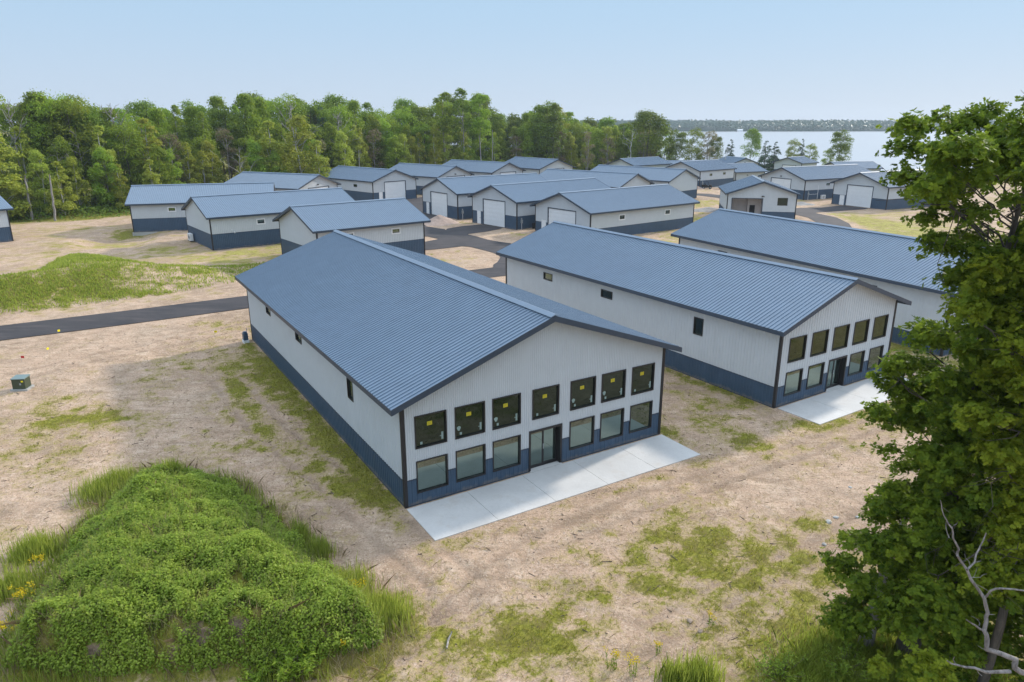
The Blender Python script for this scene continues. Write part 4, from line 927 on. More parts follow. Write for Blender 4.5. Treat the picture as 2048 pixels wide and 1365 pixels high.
named('pine', 1530, 338, 282, 238, 'left one of two dark pines on the shore', 'tree', 1.1)
named('pine', 1548, 338, 284, 240, 'right one of two dark pines on the shore', 'tree', 1.0)
named('map1', 1582, 332, 281, 246, 'left of three low trees on the shore by the tiny blue-roofed shed', 'tree', .8)
named('pine', 1600, 332, 278, 247, 'middle pine of the three low shore trees', 'tree', .7)
named('map1', 1618, 334, 290, 246, 'right of the three low shore trees', 'tree', .9)
named('oak1', 1678, 326, 262, 250, 'large round oak standing alone against the lake', 'tree', .95)
named('map1', 1655, 326, 300, 252, 'small bush-like tree at the left foot of the lone lakeside oak', 'tree', .8)
# shrubs, undergrowth along the woodland edge
ru = np.random.default_rng(23); n = 52000; S_ = ru.random(n) * TOT; ofs = ru.normal(size=n) * 1.6 - .6 + ru.random(n) * 9 * (ru.random(n) < .5)
i = np.clip(np.searchsorted(cum, S_) - 1, 0, len(seg) - 1); A = np.array([s[0] for s in seg])[i]; Bq = np.array([s[1] for s in seg])[i]; T = unit(Bq - A); Pq = A + T * (S_ - cum[i])[:, None] + np.stack([-T[:, 1], T[:, 0]], 1) * ofs[:, None]
hgt = (.5 + 2.6 * fbm(Pq[:, 0] * .35, Pq[:, 1] * .35, 61, 3) ** 1.6) * sstep(-3.6, 0.5, ofs)
zz = G(Pq[:, 0], Pq[:, 1], False) + hgt * ru.random(n) ** .5
cards('undergrowth', np.column_stack([Pq, zz]), unit(ru.normal(size=(n, 3)) * .6 + np.array([0, -.3, .8])), .28 + .25 * ru.random(n), L_under, 'diamond', None, ru)
tag(bpy.data.objects['undergrowth'], 'low green shrubs and bracken along the foot of the woodland', 'undergrowth', kind='stuff')
# wooded far shore of the lake
n = 80000; X = -900 + ru.random(n) * 3300; Yb = 1382 + ru.random(n) ** 1.6 * 330; crown = 9 + 7 * fbm(X / 28, Yb / 60, 71, 4) + 5 * (vnoise(X / 7, Yb / 30, 72) - .3)
Z = G(X, Yb, False) + crown * ru.random(n) ** .55
cards('far_shore_woods', np.column_stack([X, Yb, Z]), unit(ru.normal(size=(n, 3)) * .22 + np.array([0, -.6, .6])), 3.0 + 2.4 * ru.random(n), L_far, 'hex', None, ru, tint=np.clip(vnoise(X / 16, Yb / 40, 73) * .7 + .3 * ru.random(n), 0, 1))
XR, YR = np.meshgrid(np.arange(-900, 2400, 9.0), np.array([1380, 1383, 1390, 1420, 1480, 1560, 1700.0])); ZR = -3.4 + (7 + 5 * fbm(XR / 28, YR / 60, 71, 4)) * sstep(1380, 1392, YR) - 8 * sstep(1600, 1700, YR)
far = bpy.data.objects['far_shore_woods']; wd = link_mesh('canopy', grid_mesh('canopy', XR, YR, ZR), L_far, far)
tag(bpy.data.objects['far_shore_woods'], 'band of distant woods along the far shore of the lake', 'woods', kind='stuff')
cb = MB(); x0, y0 = 418, 1374; cb.box(x0, x0 + 9, y0, y0 + 7, -3.6, -1.2); cb.hull8([(x0 - .5, y0 - .5, -1.197), (x0 + 9.5, y0 - .5, -1.197), (x0 + 9.5, y0 + 7.5, -1.197), (x0 - .5, y0 + 7.5, -1.197), (x0 - .5, y0 + 3.4, .6), (x0 + 9.5, y0 + 3.4, .6), (x0 + 9.5, y0 + 3.6, .6), (x0 - .5, y0 + 3.6, .6)])
tag(cb.build('lake_cabin', M_white), 'tiny white cabin on the far shore of the lake', 'cabin')
# ------------------------------------------------------------------ the big trees on the right
rn = np.random.default_rng(41)
EDGE = [(150, 2010), (185, 1925), (215, 1880), (232, 1825), (262, 1800), (300, 1795), (340, 1765), (385, 1775), (430, 1830), (470, 1818), (520, 1860), (570, 1900), (640, 1895), (690, 1800), (740, 1760), (790, 1735), (830, 1760), (860, 1800), (900, 1715), (950, 1712), (1000, 1740), (1050, 1715), (1100, 1695), (1150, 1655), (1210, 1650), (1260, 1690), (1300, 1760), (1335, 1800)]
AX, AY = 12.6, 17.9
prof = []
for py, px in EDGE:
    x, y, z = atY(px, py, AY - .4); prof.append((z, AX - x))
prof.sort(); PZ = np.array([p[0] for p in prof]); PR_ = np.array([p[1] for p in prof])
def radial_tree(name, ax, ay, z0, z1, rfun, nb, leaves, size, mat, label, trunk, rmin=.35, rmax=.8, lean=0.0, cover=.3, shape='oak', seed=1, skirt=0):
    rg = np.random.default_rng(seed); root = empty(name, (ax, ay, 0), label=label, cat='tree'); cs = []
    for i in range(nb):
        z = z0 + (z1 - z0) * rg.random(); r = max(.3, rfun(z)); an = rg.random() * 2 * math.pi
        # lobes so the outline is uneven all round, agreeing with the outline on the camera's left
        lob = 1 + .6 * (1 - abs(math.cos(an / 2 + math.pi / 2)) ** 3) * (.22 * math.sin(3 * an + z * 1.1) + .15 * math.sin(5 * an - z * 2.3))
        q = r * lob * (cover + (1 - cover) * rg.random() ** .6) - (.72 if z < 11 else .35)
        cs.append((max(.1, q) * math.cos(an), max(.1, q) * math.sin(an), z))
    keep = []
    for c in cs:
        an = math.atan2(c[1], c[0])
        if float(vnoise(np.array([an * 1.9 + 7]), np.array([c[2] * .75]), seed)[0]) < (.74 if c[2] < 10 else .60): keep.append(c)
    cs = keep
    for i in range(len(cs) // 6):
        c = cs[rg.integers(len(cs))]; f = 1.1 + .16 * rg.random(); cs.append((c[0] * f, c[1] * f, c[2] + .25)); tips = 1
    ntip = len(cs) // 7
    for i in range(skirt):
        an = rg.random() * 2 * math.pi; q = 2.9 * (.35 + .65 * rg.random() ** .6); cs.append((q * math.cos(an), q * math.sin(an), .9 + 3.4 * rg.random()))
    cs = np.array(cs); nb = len(cs); rs = rmin + (rmax - rmin) * rg.random(nb) ** 1.3; rs[nb - skirt - ntip:nb - skirt] *= .6
    C, Nn = blob_points(cs, rs, leaves, rg, .15, .8)
    far = rg.random(leaves) < .2; C[far] += rg.normal(size=(int(far.sum()), 3)) * .12
    # leaves sit in whorls radiating from twig ends
    k = 7; n = leaves // k; tip = C[:n]; NT = unit(Nn[:n] + np.array([0, 0, .35])); e1 = unit(np.cross(NT, rg.normal(size=(n, 3)))); e2 = np.cross(NT, e1)
    ph = (np.tile(np.arange(k), n) * 2 * math.pi / k + np.repeat(rg.random(n) * 6.28, k) + rg.normal(size=n * k) * .25)[:, None]
    el = (.05 + .55 * rg.random(n * k))[:, None]; NTk = np.repeat(NT, k, 0); dirs = unit((np.repeat(e1, k, 0) * np.cos(ph) + np.repeat(e2, k, 0) * np.sin(ph)) + NTk * el)
    sz = size * (.7 + .6 * rg.random(n * k)); C = np.repeat(tip, k, 0) + dirs * (sz * .58)[:, None]; Nl = unit(NTk - dirs * (NTk * dirs).sum(1, keepdims=True) + rg.normal(size=(n * k, 3)) * .12)
    tw = np.repeat(rg.random(n), k) * .65 + rg.random(n * k) * .35
    cards('crown', C, Nl, sz, mat, shape, root, rg, tint=tw, along=dirs, fold=.1)
    tb = MB(); t0, tr = trunk; top = z1 - 1.0
    pts = [(0 + lean * (1 - t) + .18 * math.sin(t * 7), .15 * math.cos(t * 5), -.3 + top * t) for t in np.linspace(0, 1, 12)]
    tb.tube(pts, [tr * (1.25 if i == 0 else 1 - .9 * i / 11) for i in range(12)], 12); P = np.array(pts)
    tb.build('trunk', B_dark, root, smooth=True)
    lb = MB()
    order = rg.choice(nb, size=min(nb, 80), replace=False)
    for i in order:
        c = cs[i]; zz_ = max(t0, c[2] - .8 - .35 * math.hypot(c[0], c[1])); j = min(10, max(0, int(np.searchsorted(P[:, 2], zz_)) - 1)); a = P[j] + (P[j + 1] - P[j]) * np.clip((zz_ - P[j, 2]) / (P[j + 1, 2] - P[j, 2]), 0, 1)
        r0 = .022 + .04 * (1 - zz_ / z1) * rg.random()
        Q = limb(lb, a, c, r0, .012, 6, 6, .035, rg, sag=.12)
        for _ in range(3):
            q = np.array(Q[3 + _]); limb(lb, q, q + rg.normal(size=3) * .55 + np.array((c[0], c[1], 0)) * .12, .014, .004, 4, 3, .08, rg)
    lb.build('limbs', B_dark, root, smooth=True)
    return root
radial_tree('oak_tree', AX, AY, 1.3, 15.9, lambda z: float(np.interp(z, PZ, PR_)), 560, 330000, .105, L_big,
            'huge dark green oak filling the right side, its crown reaching from ground to sky', (2.0, .30), .26, .66, -.6, .22, seed=3, skirt=70)
radial_tree('oak_tree', 12.35, 15.3, 4.2, 13.9, lambda z: 1.3 if z < 7.4 else 2.75 * math.sin(math.pi * min(.95, max(.12, (z - 6.6) / 8.0))) ** .6, 200, 110000, .105, L_bigy,
            'bright yellow-green oak crown at the right edge in front of the dark oak', (6.5, .14), .26, .6, 0, .25, seed=8, skirt=14)
radial_tree('oak_tree', 14.3, 14.9, 0.6, 5.6, lambda z: 1.9 * math.sin(math.pi * min(.95, max(.1, (z + .5) / 6.6))) ** .6, 80, 36000, .10, L_lime,
            'small olive-lit young oak low in the bottom right corner', (.6, .10), .35, .7, 0, .2, seed=12)
tb = MB(); x, y = gp(1742, 1322); tr2 = empty('oak_tree', (x + .1, y + .6, 0), label='grey furrowed trunk standing just left of the dark trunk of the huge oak', cat='tree')
tb.tube([(0, 0, -.3), (.03, 0, .6), (.2, .1, 2.0), (.55, .4, 3.6), (1.0, .6, 4.6)], [.26, .20, .16, .10, .03], 12); tb.build('trunk', B_grey, tr2, smooth=True)
# dead branch tree in the lower right corner
def zpt(px, py, y): return atY(px, py, y)
def chain(mb, pts, r0, r1, y, n=7, dy=0.0):
    r0 *= .72; r1 *= .72; P = [Vector(zpt(px, py, y + dy * i / max(1, len(pts) - 1))) for i, (px, py) in enumerate(pts)]; Q = []
    for a, b in zip(P[:-1], P[1:]): Q += [a, (a + b) / 2 + Vector(rn.normal(size=3) * .015)]
    Q.append(P[-1]); mb.tube([tuple(q) for q in Q], [r0 + (r1 - r0) * i / (len(Q) - 1) for i in range(len(Q))], n)
q0 = lambda a, b: (1720 + a / 3.369, 960 + b / 3.369)
dt = empty('dead_tree', (12.2, 12.6, 0), label='bare grey twisted dead tree in front of the dark oak, bottom right corner', cat='dead tree')
def dchild(name, chains, mat=B_old):
    mb = MB()
    for pts, r0, r1, dy in chains: chain(mb, [q0(*p) for p in pts], r0, r1, 12.6, 7, dy)
    o = mb.build(name, mat, dt, smooth=True); o.location = (-12.2, -12.6, 0); return o
dchild('trunk', [([(1400, 1700), (1250, 1420), (1120, 1310), (1040, 1270), (1050, 1215), (960, 1180), (850, 1145), (855, 1080), (835, 1020), (850, 960), (860, 900), (835, 800), (780, 720), (720, 610), (655, 515)], .10, .035, 0.3)])
dchild('branch', [([(655, 515), (665, 470), (625, 395), (620, 330), (580, 270), (550, 200), (541, 142)], .034, .010, -.2), ([(720, 610), (770, 560), (800, 470), (850, 360)], .03, .018, .4), ([(838, 800), (880, 750), (950, 735), (1105, 750), (1250, 790)], .035, .02, -.5),
                  ([(830, 1020), (770, 980), (715, 945)], .035, .015, -.3), ([(1010, 1295), (850, 1300), (770, 1270), (650, 1250), (585, 1222)], .06, .018, -.4), ([(780, 1270), (820, 1325)], .02, .008, 0), ([(640, 1240), (635, 1195)], .015, .008, 0)])
dchild('twigs', [([(600, 395), (580, 340), (580, 280)], .012, .006, .1), ([(740, 580), (710, 530), (708, 490)], .01, .004, .1), ([(745, 660), (810, 660), (855, 635)], .01, .004, .1), ([(560, 190), (600, 220)], .006, .003, 0), ([(620, 325), (650, 300)], .012, .006, 0), ([(770, 555), (815, 550)], .01, .004, 0),
                 ([(800, 985), (790, 945), (745, 920)], .01, .004, .1), ([(790, 710), (860, 750), (890, 790)], .009, .004, .1), ([(865, 910), (905, 912)], .012, .006, 0), ([(850, 1150), (790, 1120)], .012, .005, 0), ([(660, 520), (625, 480)], .008, .003, 0), ([(760, 665), (780, 620), (800, 590)], .007, .003, 0)])
# ------------------------------------------------------------------ mound vegetation
rm = np.random.default_rng(51)
def inside(poly, n, rng, lo=0.0):
    P = np.array(poly); a, b = P.min(0), P.max(0); out = []
    while sum(len(o) for o in out) < n:
        q = a + (b - a) * rng.random((n, 2)); out.append(q[polydist(q[:, 0], q[:, 1], poly) > lo])
    return np.concatenate(out)[:n]
q = inside(MOUND, 34000, rm, .15); vg, _, _ = veg_fields(q[:, 0], q[:, 1]); q = q[(vg > .25 + .35 * rm.random(len(q))) & (fbm(q[:, 0] * 1.6, q[:, 1] * 1.6, 82, 3) > .30)]
z = G(q[:, 0], q[:, 1]); hgt = .08 + .75 * fbm(q[:, 0] * 1.1, q[:, 1] * 1.1, 81, 3) ** 1.5 + .12 * rm.random(len(q))
k = 9; n = len(q); st = np.repeat(np.column_stack([q, z]), k, 0); hh = np.repeat(hgt, k) * (.25 + .75 * np.tile(np.arange(k) / (k - 1.0), n)); an = rm.random(n * k) * 6.283; rr = .025 + .06 * rm.random(n * k)
C = st + np.stack([np.cos(an) * rr, np.sin(an) * rr, hh], 1); Nn = unit(np.stack([np.cos(an) * .55, np.sin(an) * .55, np.ones(n * k)], 1) + rm.normal(size=(n * k, 3)) * .25)
tt = np.clip(np.repeat(rm.random(n) * .35 + .25 * vnoise(q[:, 0] * .7, q[:, 1] * .7, 83), k) + .4 * np.tile(np.arange(k) / (k - 1.0), n), 0, 1)
o = cards('leafy_weeds', C, Nn, .055 + .055 * rm.random(n * k), L_weed, 'lance' if False else 'diamond', None, rm, tint=tt)
tag(o, 'dense bright green leafy weeds covering the soil mound', 'weeds', kind='stuff')
def around(poly, n, rng, lo, hi, keep=None):
    P = np.array(poly); a, b = P.min(0) - 2, P.max(0) + 2; q = a + (b - a) * rng.random((n * 6, 2)); d = polydist(q[:, 0], q[:, 1], poly); q = q[(d > lo) & (d < hi)]
    if keep is not None: q = q[keep(q[:, 0], q[:, 1])]
    return q[:n]
def grass(name, q, h0, h1, w, mat, lean=.5, lab='', cat='grass', clump=0):
    z = G(q[:, 0], q[:, 1]); n = len(q)
    o = blades(name, np.column_stack([q, z - .02]), h0 + (h1 - h0) * rm.random(n) ** 1.5 , w, lean, mat, None, rm)
    return tag(o, lab, cat, kind='stuff')
q = around(MOUND, 12000, rm, -.55, .4, lambda x, y: fbm(x * .55, y * .55, 85, 3) > .47)
grass('tall_grass', q, .15, .8, .012, L_grass, .35, 'tall upright grass fringing the foot of the mound')
pk = []
for px, py, r, n in ((205, 985, .8, 1300), (352, 960, .35, 1100), (240, 965, .5, 900), (700, 1180, .6, 1500), (760, 1240, .7, 2600), (640, 1110, .4, 700), (1395, 1362, .5, 1500), (1345, 1364, .3, 500), (70, 1110, .7, 1500), (30, 1180, .6, 1200), (600, 1080, .3, 500)):
    X, Y = gp(px, py); pk.append(np.array((X, Y)) + rm.normal(size=(n, 2)) * r * .6)
q = np.concatenate(pk); grass('tall_weeds', q, .25, .95, .012, L_grass, .3, 'tallest upright weeds standing in clumps', 'weeds')
q = np.concatenate([np.array(gp(px, py)) + rm.normal(size=(n, 2)) * r * .6 for px, py, r, n in ((1680, 1335, 1.2, 3200), (1760, 1345, 1.4, 3200), (1900, 1350, 1.8, 3600), (1600, 1350, .8, 900))]); grass('rough_grass', q, .15, .62, .012, L_grass, .7, 'rough green grass under the huge oak at the bottom right')
q = around(MOUND, 5000, rm, -1.0, 1.3, lambda x, y: fbm(x * .8, y * .8, 51, 3) > .5)
grass('dry_stalks', q, .3, .8, .006, L_straw, 1.4, 'dry straw-coloured stalks tangled on the bare flank of the mound', 'dry stalks')
# short grass and litter on the sand (near field)
q = np.column_stack([-32 + 58 * rm.random(520000), 14 + 48 * rm.random(520000) ** 1.25]); vg, dr, _ = veg_fields(q[:, 0], q[:, 1])
hf = hall_field(q[:, 0], q[:, 1]); md = polydist(q[:, 0], q[:, 1], MOUND); rf = road_field(q[:, 0], q[:, 1]); ok = (hf < -.1) & (md < -.1) & (rf < -.4)
pr = np.clip((vg - .42) * 1.9, 0, 1); sel = ok & (rm.random(len(q)) < pr * .6); g1 = q[sel][:120000]
o = blades('short_grass', np.column_stack([g1, G(g1[:, 0], g1[:, 1]) - .01]), .05 + .13 * rm.random(len(g1)), .011 + .006 * rm.random(len(g1)), 1.1, L_tuft, None, rm); tag(o, 'short yellow-green grass growing in patches on the sand', 'grass', kind='stuff')
sel = ok & (vg > .18) & (vg < .6) & (rm.random(len(q)) < .16); g2 = q[sel][:38000]
nl = len(g2); an = rm.random(nl) * math.pi * 2; C = np.column_stack([g2, G(g2[:, 0], g2[:, 1]) + .02])
o = blades('straw_litter', C, .05 + .10 * rm.random(nl), .008, 2.6, L_straw, None, rm); tag(o, 'brown straw and dead stalks littering the sand', 'litter', kind='stuff')
q = q[ok & (rm.random(len(q)) < .004)][:1500]; mb = MB()
zq = G(q[:, 0], q[:, 1])
for (x, y), z in zip(q, zq):
    L = .05 + .36 * rm.random() ** 3.4; a = rm.random() * math.pi; dx, dy = math.cos(a) * L / 2, math.sin(a) * L / 2; w = .006 + .012 * L; nx, ny = -math.sin(a) * w, math.cos(a) * w
    mb.hull8([(x - dx - nx, y - dy - ny, z - .005), (x + dx - nx, y + dy - ny, z - .005), (x + dx + nx, y + dy + ny, z - .005), (x - dx + nx, y - dy + ny, z - .005),
              (x - dx - nx, y - dy - ny, z + .018), (x + dx - nx * .4, y + dy - ny * .4, z + .03), (x + dx + nx * .4, y + dy + ny * .4, z + .03), (x - dx + nx, y - dy + ny, z + .018)])
tag(mb.build('fallen_twigs', B_twig), 'small broken twigs and wood chips scattered over the sand', 'twigs', kind='stuff')
# grass on the berm and around sheds
q = inside(BERM, 60000, rm, .2); v, _, _ = veg_fields(q[:, 0], q[:, 1]); q = q[rm.random(len(q)) < np.clip(v, 0, 1)]
o = blades('berm_grass', np.column_stack([q, G(q[:, 0], q[:, 1]) - .02]), .12 + .22 * rm.random(len(q)), .035, .8, L_grass, None, rm); tag(o, 'fresh green grass sown over the long low bank beside the road', 'grass', kind='stuff')
q = inside(MOUND, 4200, rm, .2); n = len(q); hh = .25 + .6 * rm.random(n) ** 2; z = G(q[:, 0], q[:, 1]); k = 16; u = np.tile(np.linspace(.25, 1, k), n); an = rm.random(n * k) * 6.283
C = np.repeat(np.column_stack([q, z]), k, 0) + np.stack([np.cos(an) * .05, np.sin(an) * .05, u * np.repeat(hh, k)], 1)
tag(cards('upright_weeds', C, unit(np.stack([np.cos(an) * .7, np.sin(an) * .7, np.ones(n * k)], 1)), .09 + .04 * rm.random(n * k), L_grass, 'lance', None, rm, tint=np.repeat(rm.random(n), k)), 'taller pale weeds standing above the leafy cover of the mound', 'weeds', kind='stuff')
q = inside(MOUND, 6000, rm, .0); tag(blades('dead_stems', np.column_stack([q, G(q[:, 0], q[:, 1])]), .25 + .55 * rm.random(len(q)), .005, .6, L_straw, None, rm), 'thin dead stems poking through the weeds of the mound', 'dead stems', kind='stuff')
# goldenrods: countable yellow-flowered plants
def goldenrod(px, py, r, h, n, label, z=None):
    X, Y = gp(px, py, 0 if z is None else z); X, Y = hit(px, py); gz = float(G(np.array([X]), np.array([Y]))[0]); root = empty('goldenrod_plant', (X, Y, gz), label=label, cat='wildflower')
    st = MB(); Cs = []; Ls = []
    for i in range(n):
        a = rm.random() * 6.28; q = r * math.sqrt(rm.random()); b = (q * math.cos(a), q * math.sin(a)); t = (b[0] * 1.3 + rm.normal() * .05, b[1] * 1.3 + rm.normal() * .05, h * (.65 + .35 * rm.random()))
        st.tube([(b[0], b[1], 0), ((b[0] + t[0]) / 2, (b[1] + t[1]) / 2, t[2] * .5), t], [.008, .006, .003], 4)
        Cs.append(np.array(t) + rm.normal(size=(22, 3)) * (.05, .05, .045)); Ls.append(np.array([b[0], b[1], 0]) + (np.array(t) - np.array([b[0], b[1], 0])) * rm.random((14, 1)) * .85 + rm.normal(size=(14, 3)) * .03)
    st.build('stem', L_grass, root); C = np.concatenate(Cs); cards('blossom', C, unit(rm.normal(size=C.shape) + (0, 0, .6)), .03 + .03 * rm.random(len(C)), L_gold, 'diamond', root, rm)
    C = np.concatenate(Ls); cards('leaves', C, unit(rm.normal(size=C.shape) + (0, 0, .6)), .08 + .04 * rm.random(len(C)), L_weed, 'lance', root, rm)
for a in ((28, 1290, .30, 1.0, 16, 'fullest clump of yellow goldenrod, at the bottom left foot of the mound'), (55, 1215, .3, .95, 13, 'yellow goldenrod clump second up the left flank of the mound'), (82, 1160, .16, .9, 6, 'thin yellow goldenrod highest on the left flank of the mound'), (715, 1200, .2, .9, 8, 'yellow goldenrod among tall grass on the right flank of the mound'),
          (688, 1310, .13, .6, 4, 'small goldenrod low on the right foot of the mound'), (1222, 1340, .14, .7, 6, 'goldenrod sprig beside the green weed clump at the bottom centre'), (1262, 1352, .14, .7, 6, 'goldenrod clump with two heads right of the bottom weed clump'), (1315, 1310, .1, .5, 3, 'sparse goldenrod on the clods near the bottom edge'), (1422, 1248, .1, .5, 4, 'lone goldenrod on open sand left of the huge oak')): goldenrod(*a)
# lime-green saplings at the bottom edge
def sapling(px, py, zt, r, h, n, label, mat=L_lime, name='sapling', size=.19):
    X, Y = (gp(px, py) if py > 1363 else hit(px, py)); gz = float(G(np.array([X]), np.array([Y]))[0]); root = empty(name, (X, Y, gz), label=label, cat='sapling')
    st = MB(); Cs = []; Ns = []
    for i in range(n):
        a = rm.random() * 6.28; q = r * math.sqrt(rm.random()); t = np.array((q * math.cos(a), q * math.sin(a), h * (.5 + .5 * rm.random() - .25 * q / r))); limb(st, (0, 0, 0), t, .016, .005, 5, 4, .04, rm)
        u = rm.random((26, 1)) ** .5; c = t * (.45 + .6 * u) + rm.normal(size=(26, 3)) * .07; Cs.append(c); Ns.append(unit(rm.normal(size=(26, 3)) * .6 + (0, 0, 1)))
    st.build('stems', B_twig, root); C = np.concatenate(Cs); cards('leaves', C, np.concatenate(Ns), size * (.7 + .6 * rm.random(len(C))), mat, 'lance', root, rm, fold=.1)
sapling(590, 1352, .3, .8, 1.35, 40, 'lime-green leafy sapling at the bottom edge in front of the mound')
sapling(520, 1372, .3, .4, .8, 14, 'smaller lime-green sapling left of the taller one at the bottom edge')
sapling(1560, 1352, 0, .8, .7, 30, 'low green bush at the bottom edge left of the huge oak', L_weed, 'bush', .11)
sapling(1690, 1345, 0, .9, .8, 34, 'bright green bush under the left side of the huge oak', L_weed, 'bush', .12)
# stones
M_clod = concrete('dry_earth', (0.34, 0.26, 0.20), .95, 4, .3)
def rock(X, Y, r, label, mat=M_found, h=.6):
    import bmesh
    bm = bmesh.new(); bmesh.ops.create_icosphere(bm, subdivisions=2, radius=r)
    for v in bm.verts:
        f = 1 + .35 * (rm.random() - .5); v.co = Vector((v.co.x * f * 1.3, v.co.y * f, v.co.z * f * h))
    me = bpy.data.meshes.new('stone'); bm.to_mesh(me); bm.free(); o = link_mesh('stone', me, mat, loc=(X, Y, float(G(np.array([X]), np.array([Y]))[0]) + r * h * .35)); o.rotation_euler = (0, 0, rm.random() * 3); tag(o, label, 'stone')
for px, py, r, l in ((1657, 1045, .16, 'largest pale broken stone on the sand left of the oak crown'), (1672, 1036, .12, 'pale stone right beside the largest one'), (1716, 1034, .12, 'pale stone closest to the oak foliage'), (1700, 977, .09, 'single whitish stone highest on the sand left of the oak'), (1648, 1092, .10, 'small grey stone below the group of pale stones'),
                    (1380, 1240, .12, 'clod of earth near the bottom edge, upper one'), (1400, 1262, .10, 'clod of earth near the bottom edge, lower one')): rock(*gp(px, py), r * .8, l, M_found if py < 1100 else M_clod, .45)
lb = MB(); x, y = gp(895, 1285); lb.tube([(0, -.35, .06), (.02, 0, .07), (.1, .4, .05)], [.03, .035, .02], 7); o = lb.build('broken_branch', B_grey, smooth=True, loc=(x, y, .02)); tag(o, 'pale broken branch lying on the sand at the bottom centre', 'branch')
lb = MB(); x, y = gp(1400, 1358); lb.tube([(-.2, -.2, .1), (0, 0, .12), (.2, .25, .1)], [.05, .055, .04], 7); o = lb.build('broken_branch', B_pale, smooth=True, loc=(x + .2, y, .05)); tag(o, 'short pale log end at the bottom edge right of the weed clump', 'branch')
# ------------------------------------------------------------------ gravel pile, utilities
def heap(name, cx, cy, r, h, mat, label, cat, seed, el=1.4, rot=0.0):
    n = 40; a = np.linspace(-1.25, 1.25, n); X, Y = np.meshgrid(a * r * el, a * r); d = np.hypot(X / el, Y) / r
    Zh = h * np.maximum(0, 1 - d) ** 1.1 * (1 + .3 * (fbm(X * 1.2 + seed, Y * 1.2, seed, 3) - .5)) + (fbm(X * 2.5, Y * 2.5, seed + 1, 3) - .5) * .12 - .12 * (d > 1) - .03
    xr = X * math.cos(rot) - Y * math.sin(rot) + cx; yr = X * math.sin(rot) + Y * math.cos(rot) + cy
    me = grid_mesh(name, xr, yr, Zh + G(xr, yr, False)); me.polygons.foreach_set('use_smooth', np.ones(len(me.polygons), bool)); o = link_mesh(name, me, mat); tag(o, label, cat); return o
M_grav = concrete('pinkish_gravel', (0.42, 0.31, 0.25), .95, 3, .3); M_gsand = concrete('grey_gravel', (0.30, 0.28, 0.26), .95, 3, .3)
heap('gravel_pile', -11.6, 116.2, 2.6, 1.55, M_grav, 'pinkish gravel pile in front of the garage shed by the lane', 'gravel pile', 3, 1.3, .6)
heap('gravel_pile', 36.5, 133.5, 2.6, .7, M_gsand, 'low grey gravel spread beside the lane left of the workshop', 'gravel pile', 9, 1.6, .3)
heap('dirt_pile', 45.2, 177.4, 1.6, .8, M_grav, 'small dirt heap beside the parked buggy', 'dirt pile', 14, 1.3)
heap('dirt_pile', 57.4, 143.0, 2.2, .6, M_gsand, 'low grey soil heap in front of the closed garage shed', 'dirt pile', 19, 1.4)
# green transformer box on its pad
x, y = gp(31, 783); t = empty('transformer_box', (x + .1, y + .5, 0.0), .12, label='olive green electrical transformer box on a pad in the bare sand at far left', cat='transformer box')
t.scale = (.78, .78, .78); b = MB(); b.box(-.62, .62, -.55, .55, -.2, .12); b.build('pad', M_found, t)
b = MB(); b.box(-.47, .47, -.42, .42, .123, .92); b.box(-.46, .46, -.435, -.423, .16, .84); b.build('cabinet', M_green, t)
b = MB(); b.hull8([(-.51, -.47, .922), (.51, -.47, .922), (.51, .46, .922), (-.51, .46, .922), (-.51, -.47, .97), (.51, -.47, .97), (.51, .46, 1.03), (-.51, .46, 1.03)]); b.build('lid', M_grtop, t)
b = MB(); b.box(.08, .2, -.449, -.437, .45, .6); b.build('latch', M_steel, t); b = MB(); b.box(.22, .38, -.442, -.436, .68, .80); b.build('notice_plate', M_yel, t)
# survey flags
def flag(px, py, z, mat, label, h=.5):
    x, y = gp(px, py, z); gz = float(G(np.array([x]), np.array([y]))[0]); t = empty('survey_flag', (x, y, gz), rm.random() * 3, label=label, cat='flag')
    b = MB(); b.tube([(0, 0, -.1), (0, 0, h)], [.006, .006], 5); b.build('wire', M_steel, t); b = MB(); b.hull8([(0, -.002, h - .16), (.2, -.002, h - .17), (.2, .002, h - .17), (0, .002, h - .16), (0, -.002, h), (.2, -.002, h - .02), (.2, .002, h - .02), (0, .002, h)]); b.build('pennant', mat, t)
flag(117, 672, 0, M_yel, 'bright yellow survey flag at the road edge on the left'); flag(44, 725, 0, M_red, 'red survey flag in the sand behind the transformer box'); flag(95, 708, 0, M_yel, 'faint yellow survey flag between the road and the transformer box'); flag(430, 676, 0, M_yel, 'yellow survey flag in the sand near the back corner of the widest hall'); flag(166, 599, 1.2, M_yel, 'yellow survey flag on the green bank beyond the road')
# meter cabinet at the rear corner of the widest hall, heat pumps
def unit_box(X, Y, th, z, label, name='heat_pump', w=.9, d=.4, h=.75, mat=M_white):
    t = empty(name, (X, Y, z), th, label=label, cat='heat pump'); b = MB(); b.box(-w / 2, w / 2, -d / 2, d / 2, .1, .1 + h); b.build('casing', mat, t)
    b = MB(); r = h * .36
    for k in range(3): rr = r * (1 - k * .3); b.tube([(rr * math.cos(a), -d / 2 - .012, .1 + h / 2 + rr * math.sin(a)) for a in np.linspace(0, 2 * math.pi, 17)], [.012] * 17, 5, False)
    b.tube([(-r, -d / 2 - .012, .1 + h / 2), (r, -d / 2 - .012, .1 + h / 2)], [.01, .01], 5); b.build('fan_grille', M_frame, t)
    b = MB()
    for sx in (-1, 1): b.box(sx * w * .38 - .04, sx * w * .38 + .04, -d / 2, d / 2, 0, .098)
    b.build('feet', M_rubber, t)
def at_face(key, face, u, d):
    v = B[key]; c, s = math.cos(v[2]), math.sin(v[2]); p = SH[key][1][face](u, 0, d); return v[0] + c * p[0] - s * p[1], v[1] + s * p[0] + c * p[1], v[9]
x, y, z = at_face('L2', 'F', 2.7, .45); unit_box(x, y, B['L2'][2], z + .1, 'white heat pump at the gable end of the middle left-row shed', w=1.3, h=.95)
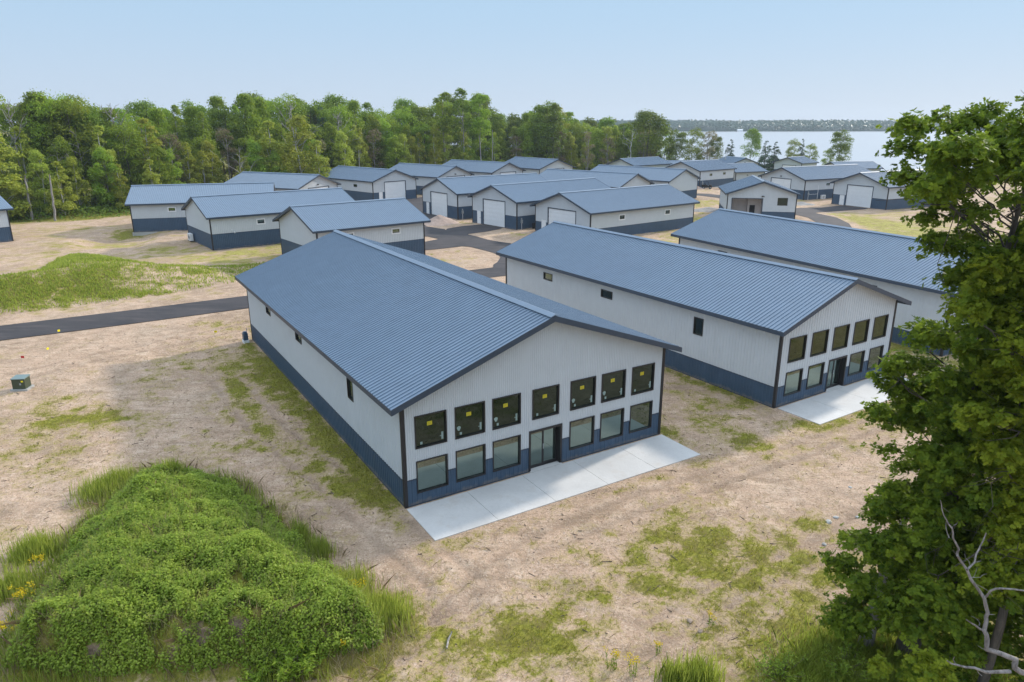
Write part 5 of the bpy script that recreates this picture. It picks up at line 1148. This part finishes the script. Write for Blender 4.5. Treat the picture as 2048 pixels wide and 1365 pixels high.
x, y, z = at_face('V1', 'R', 5.2, .5); unit_box(x, y, B['V1'][2] + math.pi / 2, z - .02, 'white heat pump beside the pipe on the side wall behind the workshop', w=1.1, h=.8)
x, y, z = at_face('M2', 'R', 2.9, .9); unit_box(x, y, B['M2'][2] + .6, z - .02, 'dark air unit on the grass between the two nearest garage sheds', w=.8, h=.8, mat=M_black)
t = empty('electric_cabinet', (-19.65, 50.3, 0), .549, label='blue-grey electric cabinet at the rear left corner of the widest hall', cat='electric cabinet')
b = MB(); b.box(-.16, .16, -.24, .24, .2, .72); b.box(-.1, .1, -.14, .14, .723, .82); b.build('cabinet', M_wains, t); b = MB(); b.box(-.2, .2, -.28, .28, -.1, .197); b.build('base', M_white, t); b = MB(); b.tube([(.2, .3, 0), (.2, .3, 1.0)], [.025, .025], 6); b.build('conduit', M_steel, t)
# parked off-road buggy with a small trailer
x, y = 47.6, 177.5; t = empty('off_road_buggy', (x, y, -.32), -.25, label='small black off-road buggy parked beside the farthest lane bend', cat='buggy')
b = MB(); b.box(-1.2, 1.2, -.6, .6, .45, .75); b.hull8([(.5, -.55, .753), (1.25, -.5, .753), (1.25, .5, .753), (.5, .55, .753), (.5, -.5, 1.05), (1.1, -.42, .92), (1.1, .42, .92), (.5, .5, 1.05)]); b.box(-1.25, -.35, -.6, .6, .753, .98); b.build('body', M_black, t)
for sx in (-.8, .8):
    for sy in (-.62, .62):
        b = MB(); b.tube([(sx, sy - .13, .32), (sx, sy + .13, .32)], [.32, .32], 16); wv = b.build('wheel', M_rubber, t); b = MB(); b.tube([(sx, sy - .14, .32), (sx, sy + .14, .32)], [.15, .15], 12); b.build('rim', M_steel, wv)
b = MB()
for sy in (-.52, .52): b.tube([(.5, sy, .9), (.2, sy, 1.75), (-.5, sy, 1.78), (-.7, sy, .9)], [.03] * 4, 6)
for p in ((.2, 1.75), (-.5, 1.78)): b.tube([(p[0], -.52, p[1]), (p[0], .52, p[1])], [.03, .03], 6)
b.build('roll_cage', M_frame, t); b = MB(); b.box(-.3, .15, -.5, .5, .76, .9); b.box(-.42, -.3, -.5, .5, .9, 1.35); b.build('seat', M_rubber, t)
t = empty('flat_trailer', (x + 3.2, y - .9, -.32), -.25, label='low flat trailer with white wheel behind the off-road buggy', cat='trailer'); b = MB(); b.box(-1.3, 1.2, -.6, .6, .4, .5); b.tube([(-1.3, 0, .45), (-2.0, 0, .42)], [.035, .035], 6); b.build('deck', M_steel, t)
for sy in (-.72, .72): b = MB(); b.tube([(.1, sy - .09, .28), (.1, sy + .09, .28)], [.28, .28], 14); wv = b.build('wheel', M_rubber, t); b = MB(); b.tube([(.1, sy - .1, .28), (.1, sy + .1, .28)], [.16, .16], 12); b.build('rim', M_white, wv)
# ------------------------------------------------------------------ air
hz = MB(); hz.box(-1600, 2900, -10, 2600, -9.5, 46)
hm = bpy.data.materials.new('haze'); hm.use_nodes = True; hn = hm.node_tree; hn.nodes.remove(hn.nodes['Principled BSDF'])
pv = hn.nodes.new('ShaderNodeVolumePrincipled'); pv.inputs['Color'].default_value = (.80, .90, 1, 1); pv.inputs['Density'].default_value = 0.00017; pv.inputs['Anisotropy'].default_value = 0.2
hn.links.new(pv.outputs[0], hn.nodes['Material Output'].inputs['Volume'])
tag(hz.build('haze', hm), kind='stuff')
